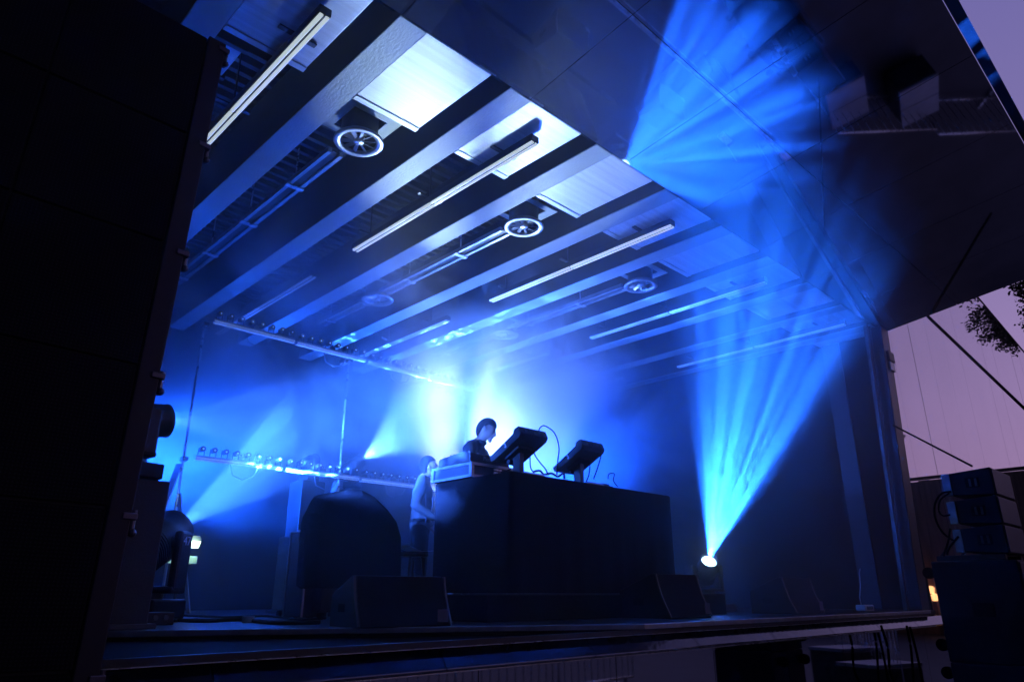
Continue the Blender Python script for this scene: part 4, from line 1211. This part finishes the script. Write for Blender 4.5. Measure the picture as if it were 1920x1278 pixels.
# ------------------------------------------------------------------ stage smoke: volume density, lit only by the lamps
sm = bpy.data.materials.new('stage_smoke'); sm.use_nodes = True
t = sm.node_tree; t.nodes.clear(); L = t.links.new
so_ = t.nodes.new('ShaderNodeOutputMaterial'); pv = t.nodes.new('ShaderNodeVolumePrincipled'); L(pv.outputs[0], so_.inputs['Volume'])
pv.inputs['Color'].default_value = (.93, .95, .98, 1); pv.inputs['Anisotropy'].default_value = .66
c = t.nodes.new('ShaderNodeTexCoord')
n1 = t.nodes.new('ShaderNodeTexNoise'); n1.inputs['Scale'].default_value = .50; n1.inputs['Detail'].default_value = 5.0; n1.inputs['Roughness'].default_value = .55; n1.inputs['Distortion'].default_value = .7
L(c.outputs['Object'], n1.inputs['Vector'])
mr = t.nodes.new('ShaderNodeMapRange'); mr.interpolation_type = 'SMOOTHSTEP'; mr.inputs[1].default_value = .46; mr.inputs[2].default_value = .60; mr.inputs[3].default_value = .05; mr.inputs[4].default_value = 1.3
L(n1.outputs['Fac'], mr.inputs[0])
sp = t.nodes.new('ShaderNodeSeparateXYZ'); L(c.outputs['Object'], sp.inputs[0])
def rng(src, a, bb, lo, hi):
    q = t.nodes.new('ShaderNodeMapRange'); q.interpolation_type = 'SMOOTHSTEP'
    q.inputs[1].default_value = a; q.inputs[2].default_value = bb; q.inputs[3].default_value = lo; q.inputs[4].default_value = hi; L(src, q.inputs[0]); return q.outputs[0]
def mul(a, bb):
    q = t.nodes.new('ShaderNodeMath'); q.operation = 'MULTIPLY'; L(a, q.inputs[0])
    if isinstance(bb, float): q.inputs[1].default_value = bb
    else: L(bb, q.inputs[1])
    return q.outputs[0]
def add(a, bb):
    q = t.nodes.new('ShaderNodeMath'); q.operation = 'ADD'; L(a, q.inputs[0])
    if isinstance(bb, float): q.inputs[1].default_value = bb
    else: L(bb, q.inputs[1])
    return q.outputs[0]
def bank(x_, y_, z_, sx, sy, sz):
    q = t.nodes.new('ShaderNodeMapping'); q.vector_type = 'POINT'
    q.inputs['Location'].default_value = (-x_ / sx, -y_ / sy, -z_ / sz); q.inputs['Scale'].default_value = (1 / sx, 1 / sy, 1 / sz)
    L(c.outputs['Object'], q.inputs[0])
    ln = t.nodes.new('ShaderNodeVectorMath'); ln.operation = 'LENGTH'; L(q.outputs[0], ln.inputs[0])
    return rng(ln.outputs['Value'], .2, 1.0, 1.0, 0.0)
# thin even haze everywhere under the roof, cloud banks shaped to catch the beams
yf = rng(sp.outputs['Y'], 1.25, 2.2, 0.0, 1.0)
yr = rng(sp.outputs['Y'], 4.8, 6.8, .04, 1.0)
zl = rng(sp.outputs['Z'], .7, 1.9, .12, 1.0)
banks = add(add(add(add(mul(bank(4.0, 7.2, 3.2, 3.0, 1.5, 1.2), .55), mul(bank(8.3, 7.2, 2.4, 2.4, 2.0, 2.1), 1.1)), bank(6.6, 6.0, 2.9, 2.6, 1.7, 1.7)), bank(3.3, 8.9, 2.3, 3.2, 1.7, 2.0)), .17)
gap = t.nodes.new('ShaderNodeMath'); gap.operation = 'SUBTRACT'; gap.inputs[0].default_value = 1.0; L(mul(bank(6.0, 7.5, 1.3, 1.9, 1.9, 1.7), .85), gap.inputs[1])  # smoke thinned around lamp F to tone down its glare
cloud = mul(mul(mul(mul(mul(mr.outputs[0], banks), yr), zl), gap.outputs[0]), 1.15)
dn = mul(add(add(cloud, .015), add(mul(bank(7.4, 4.0, 1.0, 2.2, 2.2, 2.4), .10), mul(bank(5.4, 2.6, 2.3, 2.8, 1.6, 1.8), .10))), yf)  # two extra banks thicken the haze to brighten beam A
L(dn, pv.inputs['Density'])
b = MB(); b.prism([(10.3, .012), (10.3, 4.4), (3.45, 4.4), (3.45, 3.86), (1.2, 3.86), (1.2, .012)], 0, XL + .05, XR - .02)
smo = b.build('stage_smoke', sm, None); tag(smo, 'drifting stage smoke filling the pavilion', 'smoke', kind='stuff')

# ------------------------------------------------------------------ lamps of the spotlights
DEEP = (.004, .10, 1.0)
gobo_spot('spot_beam', lA, lA + dA, 13000, (.014, .135, 1.0), R_(32), 5.5, 22, 1.3, .008, .4, base=.03)
gobo_spot('spot_beam', lB, lB + dB, 30000, (.035, .17, 1.0), R_(26), 4.0, 30, 4.1, .010, .3, base=.05)
gobo_spot('spot_beam', lC, lC + dC, 14000, (.035, .15, 1.0), R_(50), 1.4, 8, 7.7, .03, .6, base=.3)
gobo_spot('spot_beam', lD, lD + dD, 7500, (.06, .20, 1.0), R_(64), 5.0, 20, 2.2, .010, .3, base=.03)
gobo_spot('spot_beam', lE, lE + dE, 1500, (.03, .14, 1.0), R_(24), 1.0, 16, 9.2, .02)
gobo_spot('spot_beam', lF, lF + dF, 7500, (.58, .80, 1.0), R_(31), .4, 5, 5.5, .05, .8, base=.8)
gobo_spot('spot_beam', lG, lG + dG, 3000, (.24, .42, 1.0), R_(66), .8, 3, 3.5, .05, .8, base=.6)  # this and the next two: light of the added unseen heads
gobo_spot('spot_beam', lI, lI + dI, 40000, (.008, .09, 1.0), R_(58), .9, 5, 6.1, .05, .6, base=.5)
gobo_spot('spot_beam', lJ, lJ + dJ, 6500, (.006, .08, 1.0), R_(70), .8, 5, 8.8, .05, .6, base=.6)
ld = bpy.data.lights.new('flood_lamp', 'AREA'); ld.energy = 3; ld.color = (.6, 1.0, .75); ld.size = .22
o = bpy.data.objects.new('flood_lamp', ld); COL.objects.link(o); o.location = (fl.x, 6.54, fl.z + .05); o.rotation_euler = (R_(60), 0, 0)
